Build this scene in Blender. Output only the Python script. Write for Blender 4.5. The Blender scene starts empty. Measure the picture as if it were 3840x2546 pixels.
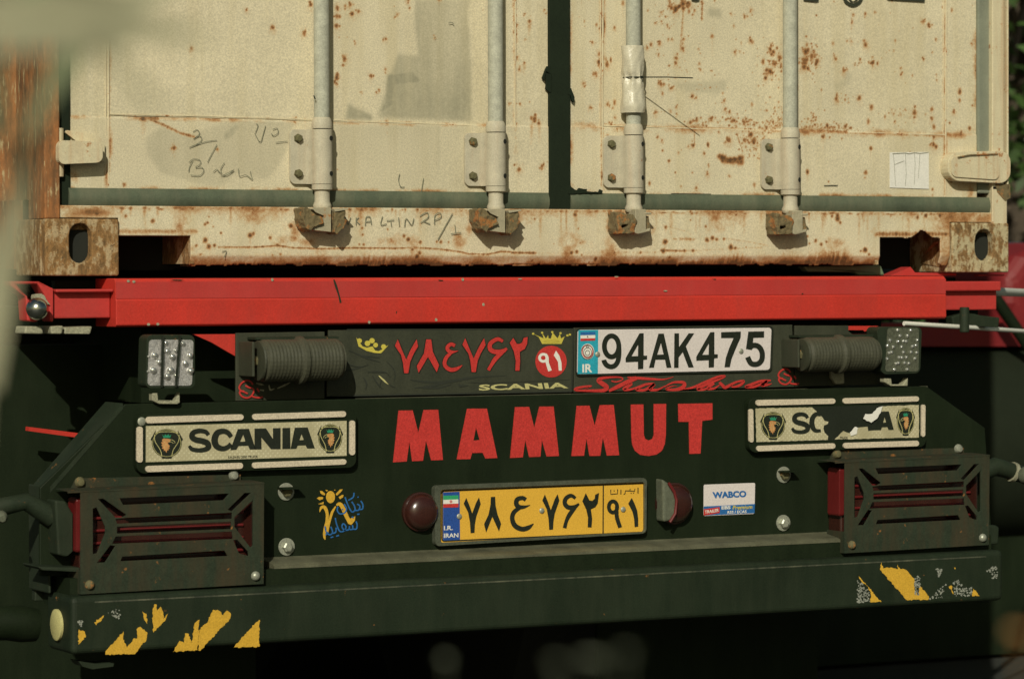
import bpy, math, random
import numpy as np
from mathutils import Vector, Matrix, geometry

R = math.radians
random.seed(7)
rng = np.random.default_rng(11)
scene = bpy.context.scene
COL = scene.collection

# ------------------------------------------------------------------ camera, world, sun
CAM = Vector((-2.3588, -6.5186, 1.2469)); PSI = 0.486398; TH = 0.018981; ROLL = -0.002722
F = Vector((math.sin(PSI)*math.cos(TH), math.cos(PSI)*math.cos(TH), -math.sin(TH)))
Rt = F.cross(Vector((0, 0, 1))).normalized(); Up = Rt.cross(F)
R2 = Rt*math.cos(ROLL) + Up*math.sin(ROLL); U2 = -Rt*math.sin(ROLL) + Up*math.cos(ROLL)
FS = 12490.9
cam = bpy.data.cameras.new('camera'); co = bpy.data.objects.new('camera', cam); COL.objects.link(co)
M3 = Matrix((R2, U2, -F)).transposed().to_4x4(); M3.translation = CAM
co.matrix_world = M3
cam.lens = 117.1; cam.sensor_width = 36; cam.clip_start = 0.05; cam.clip_end = 600
cam.dof.use_dof = True; cam.dof.focus_distance = 7.25; cam.dof.aperture_fstop = 5.6
scene.camera = co

SUN_AZ, SUN_EL = 35.3, 30.0
sv = Vector((-math.sin(R(SUN_AZ))*math.cos(R(SUN_EL)), -math.cos(R(SUN_AZ))*math.cos(R(SUN_EL)), math.sin(R(SUN_EL))))
w = bpy.data.worlds.new('World'); scene.world = w; w.use_nodes = True
nt = w.node_tree; bg = nt.nodes['Background']; sk = nt.nodes.new('ShaderNodeTexSky')
sk.sky_type = 'NISHITA'; sk.sun_disc = False; sk.sun_elevation = R(SUN_EL); sk.sun_rotation = R(180+SUN_AZ); sk.dust_density = 3
tint = nt.nodes.new('ShaderNodeMix'); tint.data_type = 'RGBA'; tint.blend_type = 'MULTIPLY'; tint.inputs[0].default_value = 1; tint.inputs[7].default_value = (.70, .74, .56, 1)
nt.links.new(sk.outputs[0], tint.inputs[6]); nt.links.new(tint.outputs[2], bg.inputs[0]); bg.inputs[1].default_value = 0.05
sl = bpy.data.lights.new('sun', 'SUN'); sl.energy = 3.15; sl.angle = R(0.5); sl.color = (1, .955, .80)
so = bpy.data.objects.new('sun', sl); COL.objects.link(so); so.rotation_euler = sv.to_track_quat('Z', 'Y').to_euler()
scene.view_settings.view_transform = 'Standard'; scene.view_settings.look = 'None'
scene.view_settings.exposure = 0; scene.view_settings.gamma = 1; scene.view_settings.use_curve_mapping = False

# ------------------------------------------------------------------ survey helpers: photograph measurements -> metres on a plane Y
def P(sx, sy, Y):
    d = F + R2*((sx-1920)/FS) - U2*((sy-1273)/FS)
    t = (Y-CAM.y)/d.y
    return (CAM.x+t*d.x, CAM.z+t*d.z)
def P3(sx, sy, Y):
    x, z = P(sx, sy, Y); return Vector((x, Y, z))
def RP(sx, sy, dist):
    d = (F + R2*((sx-1920)/FS) - U2*((sy-1273)/FS)).normalized()
    return CAM + d*dist
def T(ox, oy, s):
    return lambda x, y: (ox+x*s, oy+y*s)
K = 1/2.45
D_ = T(0, 0, 1/0.615885)
t1, t2, t3, t4 = T(0, 0, K), T(960, 0, K), T(1920, 0, K), T(2880, 0, K)
t5, t6, t7, t8 = T(0, 640, K), T(960, 640, K), T(1920, 640, K), T(2880, 640, K)
m1, m2, m3, m4 = T(0, 1280, K), T(960, 1280, K), T(1920, 1280, K), T(2880, 1280, K)
b1, b2, b3, b4 = T(0, 1906, K), T(960, 1906, K), T(1920, 1906, K), T(2880, 1906, K)
cNum = T(1300, 1230, 880/2365); cWhite = T(2150, 1210, 800/2365); cSL = T(500, 1520, 860/2365)
cYel = T(1600, 1780, 880/2365); cSR = T(2780, 1460, 740/1352); cSun = T(1130, 1780, 300/896)
cLL = T(480, 1220, 420/1176); cTL = T(100, 1740, 960/1352); cTR = T(3080, 1640, 760/1352)
cLR = T(2880, 1220, 680/2365); cWr = T(520, 420, 640/1352)
def mp(t, pts): return [t(*p) for p in pts]

# ------------------------------------------------------------------ materials
def new_mat(name):
    m = bpy.data.materials.new(name); m.use_nodes = True
    n = m.node_tree; return m, n, n.nodes['Principled BSDF']
def N(n, t, **kw):
    o = n.nodes.new(t)
    for k, v in kw.items(): setattr(o, k, v)
    return o
def noise(n, vec, scale, detail=4, rough=.6):
    o = N(n, 'ShaderNodeTexNoise'); o.inputs['Scale'].default_value = scale; o.inputs['Detail'].default_value = detail
    o.inputs['Roughness'].default_value = rough; n.links.new(vec, o.inputs['Vector']); return o.outputs['Fac']
def ramp(n, fac, a, b, c0=(0, 0, 0, 1), c1=(1, 1, 1, 1)):
    o = N(n, 'ShaderNodeValToRGB'); o.color_ramp.elements[0].position = a; o.color_ramp.elements[1].position = b
    o.color_ramp.elements[0].color = c0; o.color_ramp.elements[1].color = c1
    n.links.new(fac, o.inputs[0]); return o.outputs[0]
def mix(n, fac, a, b, mode='MIX'):
    o = N(n, 'ShaderNodeMix', data_type='RGBA', blend_type=mode)
    for i, v in ((0, fac), (6, a), (7, b)):
        if isinstance(v, (int, float)): o.inputs[i].default_value = v
        elif isinstance(v, tuple): o.inputs[i].default_value = (*v[:3], 1)
        else: n.links.new(v, o.inputs[i])
    return o.outputs[2]
def mth(n, op, a, b=0.0, c=None, clamp=False):
    o = N(n, 'ShaderNodeMath', operation=op); o.use_clamp = clamp
    for i, v in enumerate((a, b, c)):
        if v is None: continue
        if isinstance(v, (int, float)): o.inputs[i].default_value = v
        else: n.links.new(v, o.inputs[i])
    return o.outputs[0]
def coords(n, sc=(1, 1, 1)):
    c = N(n, 'ShaderNodeTexCoord'); m = N(n, 'ShaderNodeMapping'); m.inputs['Scale'].default_value = sc
    n.links.new(c.outputs['Object'], m.inputs[0]); return m.outputs[0]
def bump(n, b, h, strength=.3, dist=.002):
    o = N(n, 'ShaderNodeBump'); o.inputs['Strength'].default_value = strength; o.inputs['Distance'].default_value = dist
    n.links.new(h, o.inputs['Height']); n.links.new(o.outputs[0], b.inputs['Normal'])
RUST_D = (.085, .035, .012); RUST_O = (.42, .17, .045)
def paint(name, col, rough=.5, var=.15, scale=14, grain=.10, metal=0, rust=0, streak=0, bmp=.25, dust=0, dustcol=(.16, .17, .11), spec=.5, coat=0):
    m, n, b = new_mat(name); v = coords(n)
    lo = noise(n, v, scale, 5); hi = noise(n, v, 300, 3, .8)
    f = mth(n, 'MULTIPLY_ADD', lo, 2*var, 1-var); g = mth(n, 'MULTIPLY_ADD', hi, 7.6*grain, 1-3.8*grain)
    k = mth(n, 'MULTIPLY', f, g)
    cc = N(n, 'ShaderNodeCombineColor'); [n.links.new(k, cc.inputs[i]) for i in range(3)]
    c = mix(n, 1.0, tuple(col), cc.outputs[0], 'MULTIPLY')
    r = mth(n, 'MULTIPLY_ADD', lo, .25, rough-.12, clamp=True)
    if dust:
        dn = noise(n, coords(n, (3.2, 3.2, .55)), 6, 6, .7)
        c = mix(n, mth(n, 'MULTIPLY', ramp(n, dn, .42, .75), dust), c, dustcol)
    if streak:
        s = noise(n, coords(n, (60, 60, 3)), 1, 4, .6)
        c = mix(n, mth(n, 'MULTIPLY', ramp(n, s, .5, .7), streak), c, RUST_O)
    if rust:
        rn = noise(n, v, 38, 8, .72)
        c = mix(n, ramp(n, rn, .66-rust*.3, .74-rust*.3), c, RUST_O)
        c = mix(n, ramp(n, rn, .70-rust*.28, .80-rust*.28), c, RUST_D)
        r = mth(n, 'MAXIMUM', r, ramp(n, rn, .6-rust*.3, .7-rust*.3))
    n.links.new(c, b.inputs['Base Color']); n.links.new(r, b.inputs['Roughness'])
    b.inputs['Metallic'].default_value = metal; b.inputs['Specular IOR Level'].default_value = spec
    b.inputs['Coat Weight'].default_value = coat
    bump(n, b, mth(n, 'ADD', lo, mth(n, 'MULTIPLY', hi, .35)), bmp)
    return m
def worn(name, col, dirtcol=(.27, .255, .175)):
    """weathered container paint: the attribute 'wear' says where rust (R), grime (G) and bare patches (B) sit"""
    m, n, b = new_mat(name); v = coords(n)
    a = N(n, 'ShaderNodeAttribute'); a.attribute_name = 'wear'
    s = N(n, 'ShaderNodeSeparateColor'); n.links.new(a.outputs['Color'], s.inputs[0])
    hi = noise(n, v, 520, 4, .65); mid = noise(n, v, 120, 5, .7); lo = noise(n, v, 6, 5); gr = noise(n, v, 300, 3, .8)
    k = mth(n, 'MULTIPLY', mth(n, 'MULTIPLY_ADD', lo, .34, .83), mth(n, 'MULTIPLY_ADD', gr, 1.25, .375))
    cc = N(n, 'ShaderNodeCombineColor'); [n.links.new(k, cc.inputs[i]) for i in range(3)]
    c = mix(n, 1.0, col, cc.outputs[0], 'MULTIPLY')
    # pale yellowing streaks
    st = noise(n, coords(n, (26, 26, 1.6)), 1, 4, .6)
    c = mix(n, mth(n, 'MULTIPLY', ramp(n, st, .48, .72), .30), c, (.46, .37, .18))
    sm = noise(n, coords(n, (34, 34, 3)), 1, 5, .65)
    g = mth(n, 'MULTIPLY', mth(n, 'MULTIPLY', s.outputs[1], mth(n, 'MULTIPLY_ADD', mid, .7, .55)), mth(n, 'MULTIPLY_ADD', sm, 1.2, .35), clamp=True)
    c = mix(n, g, c, dirtcol)
    rf = mth(n, 'ADD', s.outputs[0], mth(n, 'MULTIPLY', mth(n, 'SUBTRACT', mth(n, 'ADD', mth(n, 'MULTIPLY', hi, .5), mth(n, 'MULTIPLY', mid, .6)), .55), 1.3))
    rf = mth(n, 'MULTIPLY', rf, mth(n, 'GREATER_THAN', s.outputs[0], .03))
    c = mix(n, mth(n, 'MULTIPLY', ramp(n, rf, .10, .42), .62), c, (.47, .25, .085))
    c = mix(n, mth(n, 'MULTIPLY', ramp(n, rf, .36, .62), .85), c, (.33, .13, .032))
    c = mix(n, mth(n, 'MULTIPLY', ramp(n, rf, .60, .88), .9), c, (.085, .045, .018))
    n.links.new(c, b.inputs['Base Color']); b.inputs['Roughness'].default_value = .55
    h = mth(n, 'ADD', mth(n, 'MULTIPLY', ramp(n, rf, .3, .7), -.8), mth(n, 'MULTIPLY', gr, .25))
    bump(n, b, h, .4, .0015)
    return m
M = {}
M['cream'] = worn('cream_paint', (.63, .56, .395))
M['creamp'] = paint('cream_paint_plain', (.60, .53, .36), .5, rust=.27, streak=.35)
M['galv'] = paint('galvanised_steel', (.40, .40, .32), .6, var=.42, scale=60, grain=.14, metal=0, spec=.3)
M['bracket'] = paint('primed_steel', (.47, .43, .325), .6, var=.25, scale=30, grain=.10, rust=.06, streak=.12, spec=.3)
M['boltrust'] = paint('rusty_bolt', (.11, .10, .045), .8, var=.4, scale=120, rust=.35)
M['rust'] = paint('heavy_rust', (.15, .115, .055), .9, var=.6, scale=90, grain=.16, rust=.42, bmp=1.0)
M['hole'] = paint('cavity_shade', (.012, .014, .009), .9, bmp=0)  # near-black colour standing for the shade inside holes and hollows
M['gasket'] = paint('rubber_gasket', (.078, .097, .060), .75, var=.5, scale=18, grain=.14, dust=.5, dustcol=(.20, .19, .12))
M['gasketd'] = paint('dark_rubber', (.013, .020, .011), .8, var=.3, grain=.14, spec=.15)
M['red'] = paint('red_paint', (.52, .036, .024), .55, var=.22, scale=6, grain=.12, dust=.45, dustcol=(.34, .045, .035), spec=.25)
M['reddull'] = paint('dull_red_paint', (.45, .031, .026), .6, var=.22, scale=7, grain=.09, dust=.16, dustcol=(.35, .10, .08))
M['redlet'] = paint('red_letter_vinyl', (.50, .036, .03), .45, var=.12, scale=30, grain=.2)
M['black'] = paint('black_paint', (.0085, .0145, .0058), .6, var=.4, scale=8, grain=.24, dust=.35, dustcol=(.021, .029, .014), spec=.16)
M['blackm'] = paint('black_steel', (.018, .027, .015), .6, var=.4, scale=16, grain=.16, dust=.5, dustcol=(.036, .04, .026), rust=.05, spec=.2)
M['ledge'] = paint('dusty_black_edge', (.095, .095, .058), .65, var=.85, scale=16, grain=.16)
M['edge_light'] = paint('scuffed_highlight', (.03, .037, .024), .6, var=.4, scale=30, grain=.16, dust=1.0, dustcol=(.14, .14, .09))
M['bar'] = paint('bumper_bar_paint', (.013, .021, .011), .6, var=.45, scale=6, grain=.24, dust=.5, dustcol=(.030, .038, .022), rust=.03, spec=.2)
M['sealgrey'] = paint('grey_seal', (.20, .215, .16), .8, var=.3, scale=12, dust=.3, dustcol=(.12, .13, .09))
M['shadered'] = paint('shaded_red_paint', (.20, .012, .014), .6, var=.2)  # red darkened to put the parked truck's shade into its colour
M['frame'] = paint('dull_metal_frame', (.095, .105, .075), .45, var=.4, scale=30, grain=.2, metal=.3)
M['camsteel'] = paint('dirty_cam_steel', (.36, .32, .22), .7, var=.35, scale=60, grain=.12, rust=.22, spec=.2)
M['board'] = paint('matt_board', (.036, .040, .025), .6, var=.25, scale=20, grain=.16, dust=.3, dustcol=(.08, .08, .05), spec=.3)
M['guard'] = paint('guard_steel', (.026, .036, .022), .7, var=.35, scale=25, grain=.2, rust=.13, spec=.15, dust=.9, dustcol=(.060, .040, .022))
M['white'] = paint('white_plate', (.66, .60, .585), .45, var=.05, grain=.08)
M['label'] = paint('white_label', (.74, .72, .66), .5, var=.05, grain=.08)
M['yel'] = paint('yellow_plate', (.70, .40, .045), .45, var=.07, grain=.12)
M['ytape'] = paint('yellow_tape', (.60, .35, .035), .5, var=.15, scale=40, grain=.15)
M['ysign'] = paint('yellow_vinyl', (.55, .46, .07), .5, grain=.12)
M['yellet'] = paint('pale_yellow_vinyl', (.50, .46, .20), .5, grain=.15)
M['ink'] = paint('black_print', (.012, .016, .009), .5, var=.2, grain=.3)
M['pen'] = paint('faint_pen', (.20, .20, .135), .8, var=.4, grain=.3)
M['line'] = paint('dark_line', (.020, .024, .015), .7)
M['cyan'] = paint('cyan_strip', (.02, .33, .44), .5, grain=.15)
M['blue'] = paint('blue_strip', (.018, .07, .30), .5, grain=.2)
M['bluev'] = paint('blue_vinyl', (.02, .12, .34), .5, grain=.2)
M['green'] = paint('flag_green', (.03, .33, .14), .5)
M['emgreen'] = paint('emblem_green', (.02, .24, .13), .5)
M['orange'] = paint('emblem_orange', (.52, .25, .09), .5, var=.3, scale=150)
M['refl'] = paint('reflective_strip', (.58, .50, .38), .35, var=.14, scale=22, grain=.2)
M['lens'] = paint('red_lens', (.12, .009, .009), .4, var=.2, grain=.1, spec=.7, bmp=.1)
M['lensd'] = paint('dark_red_lens', (.036, .010, .007), .24, var=.25, grain=.1, spec=.8, bmp=.1)
M['clear'] = paint('cloudy_clear_lens', (.11, .12, .085), .25, var=.4, scale=60, bmp=.4)
M['zinc'] = paint('zinc_bolt', (.34, .35, .28), .4, var=.25, scale=60, grain=.2, metal=.35)
M['chrome'] = paint('chrome', (.55, .57, .52), .18, var=.1, metal=1)
M['silver'] = paint('lamp_reflector', (.60, .58, .57), .28, var=.35, scale=90, grain=.25, metal=.55, bmp=1.0)
M['silverd'] = paint('dim_lamp_reflector', (.16, .17, .12), .3, var=.4, scale=120, grain=.3, metal=.5, bmp=.8)
M['led'] = paint('led_lens', (.75, .75, .72), .08, var=.2, metal=.8, spec=1, bmp=0)
M['roller'] = paint('ribbed_rubber', (.052, .053, .033), .6, var=.3, scale=40, grain=.16)
M['tyre'] = paint('tyre_rubber', (.012, .014, .010), .85)
M['flake'] = paint('flaked_backing', (.25, .26, .22), .7, var=.6, scale=130, grain=.16)
M['plastic'] = paint('clear_wrap', (.56, .52, .40), .22, var=.22, scale=45, grain=.1, bmp=.8)
M['ptag'] = paint('pale_steel_edge', (.30, .29, .20), .6, var=.4, scale=30, grain=.3, rust=.1)
M['whiter'] = paint('white_rail', (.72, .72, .64), .5, var=.08)
M['tarp'] = paint('green_tarpaulin', (.13, .21, .12), .7, var=.2)
# rusty post: streaks of paint and scale rust
def streaky(name):
    m, n, b = new_mat(name)
    s1 = noise(n, coords(n, (85, 85, 15)), 1, 7, .70); s2 = noise(n, coords(n, (30, 30, 12)), 1, 5, .7); g = noise(n, coords(n), 600, 2)
    c = mix(n, ramp(n, s2, .35, .62), (.46, .175, .05), (.15, .07, .025))
    c = mix(n, ramp(n, s1, .57, .63), c, (.55, .42, .22))
    c = mix(n, ramp(n, s1, .28, .38, (1, 1, 1, 1), (0, 0, 0, 1)), c, (.07, .045, .022))
    c = mix(n, mth(n, 'MULTIPLY', g, .3), c, (.09, .06, .03))
    n.links.new(c, b.inputs['Base Color']); b.inputs['Roughness'].default_value = .8; bump(n, b, s1, .8, .003); return m
M['post'] = streaky('streaked_rust')
def casting_mat(name, pale, amount):
    m, n, b = new_mat(name); v = coords(n)
    a1 = noise(n, coords(n, (1, 1, .5)), 60, 8, .72); a2 = noise(n, v, 26, 6, .7); a3 = noise(n, v, 150, 5, .75); g = noise(n, v, 300, 3, .8)
    c = mix(n, ramp(n, a1, .36, .52), (.15, .085, .030), (.36, .185, .060))
    c = mix(n, ramp(n, mth(n, 'ADD', mth(n, 'MULTIPLY', a1, .6), mth(n, 'MULTIPLY', a2, .4)), amount, amount+.05), c, pale)
    c = mix(n, ramp(n, a3, .57, .66), c, (.10, .055, .022)); c = mix(n, mth(n, 'MULTIPLY', ramp(n, a2, .30, .42, (1, 1, 1, 1), (0, 0, 0, 1)), .7), c, (.09, .06, .025))
    c = mix(n, mth(n, 'MULTIPLY', g, .45), c, (.16, .11, .045))
    n.links.new(c, b.inputs['Base Color']); b.inputs['Roughness'].default_value = .85; bump(n, b, mth(n, 'ADD', a1, a3), .9, .004); return m
M['cast'] = casting_mat('flaking_casting', (.56, .42, .24), .505)
M['cast2'] = casting_mat('flaking_pale_casting', (.60, .51, .31), .465)
def dotted():
    m, n, b = new_mat('prismatic_sticker'); v = coords(n, (1, 1, 1))
    sx = N(n, 'ShaderNodeSeparateXYZ'); n.links.new(v, sx.inputs[0])
    fx = mth(n, 'SINE', mth(n, 'MULTIPLY', sx.outputs[0], 2*math.pi/.0108)); fz = mth(n, 'SINE', mth(n, 'MULTIPLY', sx.outputs[2], 2*math.pi/.0108))
    d = ramp(n, mth(n, 'MULTIPLY', fx, fz), .35, .75); lo = noise(n, v, 14, 3)
    c = mix(n, ramp(n, lo, .3, .7), (.40, .36, .22), (.54, .49, .32))
    c = mix(n, mth(n, 'MULTIPLY', d, ramp(n, lo, .42, .55)), c, (.66, .62, .43))
    hi = noise(n, v, 700, 2); c = mix(n, mth(n, 'MULTIPLY', hi, .25), c, (.28, .25, .15))
    n.links.new(c, b.inputs['Base Color']); b.inputs['Roughness'].default_value = .4; bump(n, b, d, .3, .001); return m
M['sticker'] = dotted()

# ------------------------------------------------------------------ mesh helpers
def tag(o, label=None, cat=None, group=None, kind=None):
    if label: o['label'] = label
    if cat: o['category'] = cat
    if group: o['group'] = group
    if kind: o['kind'] = kind
    return o
def root_loc(p):
    v = Vector((0, 0, 0))
    while p is not None: v += p.location; p = p.parent
    return v
def empty(name, loc, label, cat, group=None):
    o = bpy.data.objects.new(name, None); COL.objects.link(o); o.location = loc; o.empty_display_size = .1
    return tag(o, label, cat, group)
def cat_rom(pts, k=6, closed=False):
    pts = [tuple(p) for p in pts]; out = []; n = len(pts)
    rngi = range(n if closed else n-1)
    for i in rngi:
        if closed: p0, p1, p2, p3 = pts[i-1], pts[i], pts[(i+1) % n], pts[(i+2) % n]
        else: p0, p1, p2, p3 = pts[max(i-1, 0)], pts[i], pts[i+1], pts[min(i+2, n-1)]
        for j in range(k):
            t = j/k
            out.append(tuple(.5*((2*b)+(-a+c)*t+(2*a-5*b+4*c-d)*t*t+(-a+3*b-3*c+d)*t**3) for a, b, c, d in zip(p0, p1, p2, p3)))
    if not closed: out.append(pts[-1])
    return out
def rrect(q, r=.12, n=5):
    """rounded quadrilateral from four corners, r as a fraction of the short side"""
    out = []
    q = [Vector(p) for p in q]
    L = min((q[1]-q[0]).length, (q[2]-q[1]).length)*r
    for i in range(4):
        a, b, c = q[i-1], q[i], q[(i+1) % 4]
        u = (a-b).normalized()*L; v = (c-b).normalized()*L
        for j in range(n+1):
            t = j/n*math.pi/2
            out.append(tuple(b + u*(1-math.sin(t)) + v*(1-math.cos(t))))
    return out
class MB:
    def __init__(s): s.v = []; s.f = []; s.k = 0
    def add(s, vs, fs):
        o = len(s.v); s.v += [tuple(x) for x in vs]; s.f += [tuple(i+o for i in f) for f in fs]; return s
    def box(s, x0, x1, y0, y1, z0, z1):
        return s.add([(x, y, z) for x in (x0, x1) for y in (y0, y1) for z in (z0, z1)],
                     [(0, 1, 3, 2), (4, 6, 7, 5), (0, 4, 5, 1), (2, 3, 7, 6), (0, 2, 6, 4), (1, 5, 7, 3)])
    def flat(s, loops, fn, fb):
        """loops: outline + holes in 2D; fn / fb map a 2D point to the front / back 3D point"""
        tri = geometry.tessellate_polygon([[Vector((p[0], p[1], 0)) for p in L] for L in loops])
        pts = [p for L in loops for p in L]; n = len(pts)
        fs = [tuple(t) for t in tri]
        if fb is None: return s.add([fn(*p) for p in pts], fs)
        fs += [tuple(i+n for i in reversed(t)) for t in tri]
        o = 0
        for L in loops:
            m = len(L)
            for i in range(m):
                a, b = o+i, o+(i+1) % m; fs.append((a, b, b+n, a+n))
            o += m
        return s.add([fn(*p) for p in pts]+[fb(*p) for p in pts], fs)
    def prism(s, pts, Y, th, holes=()):
        """outline in survey pixels on plane Y, real thickness th going away from the viewer"""
        W = [[P(x, y, Y) for x, y in L] for L in [pts]+list(holes)]
        return s.flat(W, lambda a, b: (a, Y, b), lambda a, b: (a, Y+th, b))
    def wprism(s, pts, Y, th, holes=()):
        return s.flat([pts]+list(holes), lambda a, b: (a, Y, b), lambda a, b: (a, Y+th, b))
    def zprism(s, pts, z0, z1): return s.flat([pts], lambda a, b: (a, b, z1), lambda a, b: (a, b, z0))
    def xprism(s, pts, x0, x1): return s.flat([pts], lambda a, b: (x0, a, b), lambda a, b: (x1, a, b))
    def decal(s, pts, Y, holes=(), th=.0004): return s.prism(pts, Y-th-s.k*.00006, th, holes)
    def stroke(s, pts, wd, Y, smooth=0, th=.0004, closed=False):
        """flat brush stroke, width(s) in survey pixels; each stroke lies a hair above the one before"""
        s.k += 1
        if not isinstance(wd, (list, tuple)): wd = [wd]*len(pts)
        q = [(p[0], p[1], ww) for p, ww in zip(pts, wd)]
        if smooth: q = cat_rom(q, smooth, closed)
        n = len(q); L = []; Rr = []
        for i in range(n):
            a = q[(i-1) % n] if closed else q[max(i-1, 0)]; b = q[(i+1) % n] if closed else q[min(i+1, n-1)]
            d = Vector((b[0]-a[0], b[1]-a[1])); d = d.normalized() if d.length > 1e-9 else Vector((1, 0))
            nn = Vector((-d.y, d.x))*max(q[i][2], .6)/2
            L.append((q[i][0]+nn.x, q[i][1]+nn.y)); Rr.append((q[i][0]-nn.x, q[i][1]-nn.y))
        Yf = Y-th-s.k*.00006
        vs = [(lambda w_: (w_[0], Yf, w_[1]))(P(*p, Yf)) for p in L+Rr]
        fs = [(i, (i+1) % n, n+(i+1) % n, n+i) for i in range(n if closed else n-1)]
        return s.add(vs, fs)
    def ell(s, cx, cy, rx, ry, Y, n=24, th=.0004):
        s.k += 1
        return s.decal([(cx+rx*math.cos(2*math.pi*i/n), cy+ry*math.sin(2*math.pi*i/n)) for i in range(n)], Y, th=th)
    def tube(s, path, r, n=10, caps=True):
        path = [Vector(p) for p in path]; m = len(path); rr = r if isinstance(r, (list, tuple)) else [r]*m; vs = []
        up = None
        for i in range(m):
            d = (path[min(i+1, m-1)]-path[max(i-1, 0)]).normalized()
            if up is None: up = d.orthogonal().normalized()
            up = (up-d*up.dot(d)).normalized(); sd = d.cross(up)
            vs += [path[i]+(up*math.cos(2*math.pi*j/n)+sd*math.sin(2*math.pi*j/n))*rr[i] for j in range(n)]
        fs = [(i*n+j, i*n+(j+1) % n, (i+1)*n+(j+1) % n, (i+1)*n+j) for i in range(m-1) for j in range(n)]
        if caps: fs += [tuple(range(n))[::-1], tuple(range((m-1)*n, m*n))]
        return s.add(vs, fs)
    def lathe(s, c, ax, prof, n=24, ph=0.0):
        """prof: list of (distance along axis, radius)"""
        ax = Vector(ax).normalized(); u = ax.orthogonal().normalized(); v = ax.cross(u); c = Vector(c); vs = []
        for d, r in prof: vs += [c+ax*d+(u*math.cos(2*math.pi*j/n+ph)+v*math.sin(2*math.pi*j/n+ph))*r for j in range(n)]
        m = len(prof)
        fs = [(i*n+j, i*n+(j+1) % n, (i+1)*n+(j+1) % n, (i+1)*n+j) for i in range(m-1) for j in range(n)]
        fs += [tuple(range(n))[::-1], tuple(range((m-1)*n, m*n))]
        return s.add(vs, fs)
    def build(s, name, mat, parent=None, bevel=0, smooth=False, label=None, seg=2, split=False):
        if split:
            par = list(range(len(s.v)))
            def find(a):
                while par[a] != a: par[a] = par[par[a]]; a = par[a]
                return a
            for f in s.f:
                for k in f[1:]: par[find(f[0])] = find(k)
            groups = {}
            for f in s.f: groups.setdefault(find(f[0]), []).append(f)
            o = None
            for fs in groups.values():
                ids = sorted({i for f in fs for i in f}); mp_ = {i: j for j, i in enumerate(ids)}
                m_ = MB(); m_.v = [s.v[i] for i in ids]; m_.f = [tuple(mp_[i] for i in f) for f in fs]; o = m_.build(name, mat, parent, bevel, smooth, label, seg)
            return o
        me = bpy.data.meshes.new(name); o0 = root_loc(parent)
        me.from_pydata([(a-o0.x, b-o0.y, c-o0.z) for a, b, c in s.v], [], s.f)
        import bmesh
        bm = bmesh.new(); bm.from_mesh(me); bmesh.ops.recalc_face_normals(bm, faces=bm.faces); bm.to_mesh(me); bm.free()
        me.materials.append(M[mat] if isinstance(mat, str) else mat)
        ob = bpy.data.objects.new(name, me); COL.objects.link(ob); ob.parent = parent
        if smooth:
            for p in me.polygons: p.use_smooth = True
            try: me.set_sharp_from_angle(angle=R(40))
            except Exception: pass
        if bevel:
            b = ob.modifiers.new('bevel', 'BEVEL'); b.width = bevel; b.segments = seg; b.limit_method = 'ANGLE'; b.angle_limit = R(35)
        if label: ob['label'] = label
        return ob
CL = bpy.data.textures.new('pitting', 'CLOUDS'); CL.noise_scale = .012; CL.noise_depth = 3
def rough(o, st=.006):
    for m_ in list(o.modifiers): o.modifiers.remove(m_)
    r_ = o.modifiers.new('remesh', 'REMESH'); r_.mode = 'VOXEL'; r_.voxel_size = .0016; r_.use_smooth_shade = True
    d_ = o.modifiers.new('displace', 'DISPLACE'); d_.texture = CL; d_.strength = st; d_.mid_level = .5; d_.texture_coords = 'GLOBAL'
    return o
def copy_tree(o, parent, d):
    c = o.copy(); COL.objects.link(c); c.parent = parent
    if d is not None: c.location = o.location + Vector(d)
    for ch in o.children: copy_tree(ch, c, None)
    return c
def text_mesh(mb, txt, quad, Y, bold=.0, font_wide=False):
    """upright lettering from the built-in font, fitted to four survey corners (tl, tr, br, bl)"""
    cu = bpy.data.curves.new('t', 'FONT'); cu.body = txt; cu.offset = bold; cu.resolution_u = 3
    ob = bpy.data.objects.new('t', cu); COL.objects.link(ob)
    dg = bpy.context.evaluated_depsgraph_get(); me = bpy.data.meshes.new_from_object(ob.evaluated_get(dg))
    vs = [v.co.copy() for v in me.vertices]; fs = [tuple(p.vertices) for p in me.polygons]
    x0 = min(v.x for v in vs); x1 = max(v.x for v in vs); y0 = min(v.y for v in vs); y1 = max(v.y for v in vs)
    tl, tr, br, bl = [Vector(q) for q in quad]; out = []
    mb.k += 1; Yf = Y-.0004-mb.k*.00006
    for v in vs:
        u = (v.x-x0)/(x1-x0); w_ = (v.y-y0)/(y1-y0)
        p = (bl.lerp(br, u)).lerp(tl.lerp(tr, u), w_); a, b = P(p.x, p.y, Yf); out.append((a, Yf, b))
    mb.add(out, fs)
    bpy.data.objects.remove(ob); bpy.data.meshes.remove(me); bpy.data.curves.remove(cu)
def jag(pts, amp, step, seed=0):
    r = random.Random(seed); out = []
    n = len(pts)
    for i in range(n):
        a = Vector(pts[i]); b = Vector(pts[(i+1) % n]); k = max(1, int((b-a).length/step))
        for j in range(k):
            p = a.lerp(b, j/k); out.append((p.x+(r.uniform(-amp, amp) if j else 0), p.y+(r.uniform(-amp, amp) if j else 0)))
    return out

# ------------------------------------------------------------------ ground and road
Z0 = 1.25
g = MB(); g.add([(-300, -60, -.02), (300, -60, -.02), (300, 500, -.02), (-300, 500, -.02)], [(0, 1, 2, 3)])
tag(g.build('ground', paint('dry_soil', (.14, .12, .08), .9, var=.3, scale=.6)), kind='structure')
g = MB(); g.add([(-9, -40, 0), (8, -40, 0), (8, 60, 0), (-9, 60, 0)], [(0, 1, 2, 3)])
tag(g.build('road', paint('asphalt', (.03, .033, .026), .85, var=.25, scale=5, grain=.16)), kind='structure')

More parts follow.
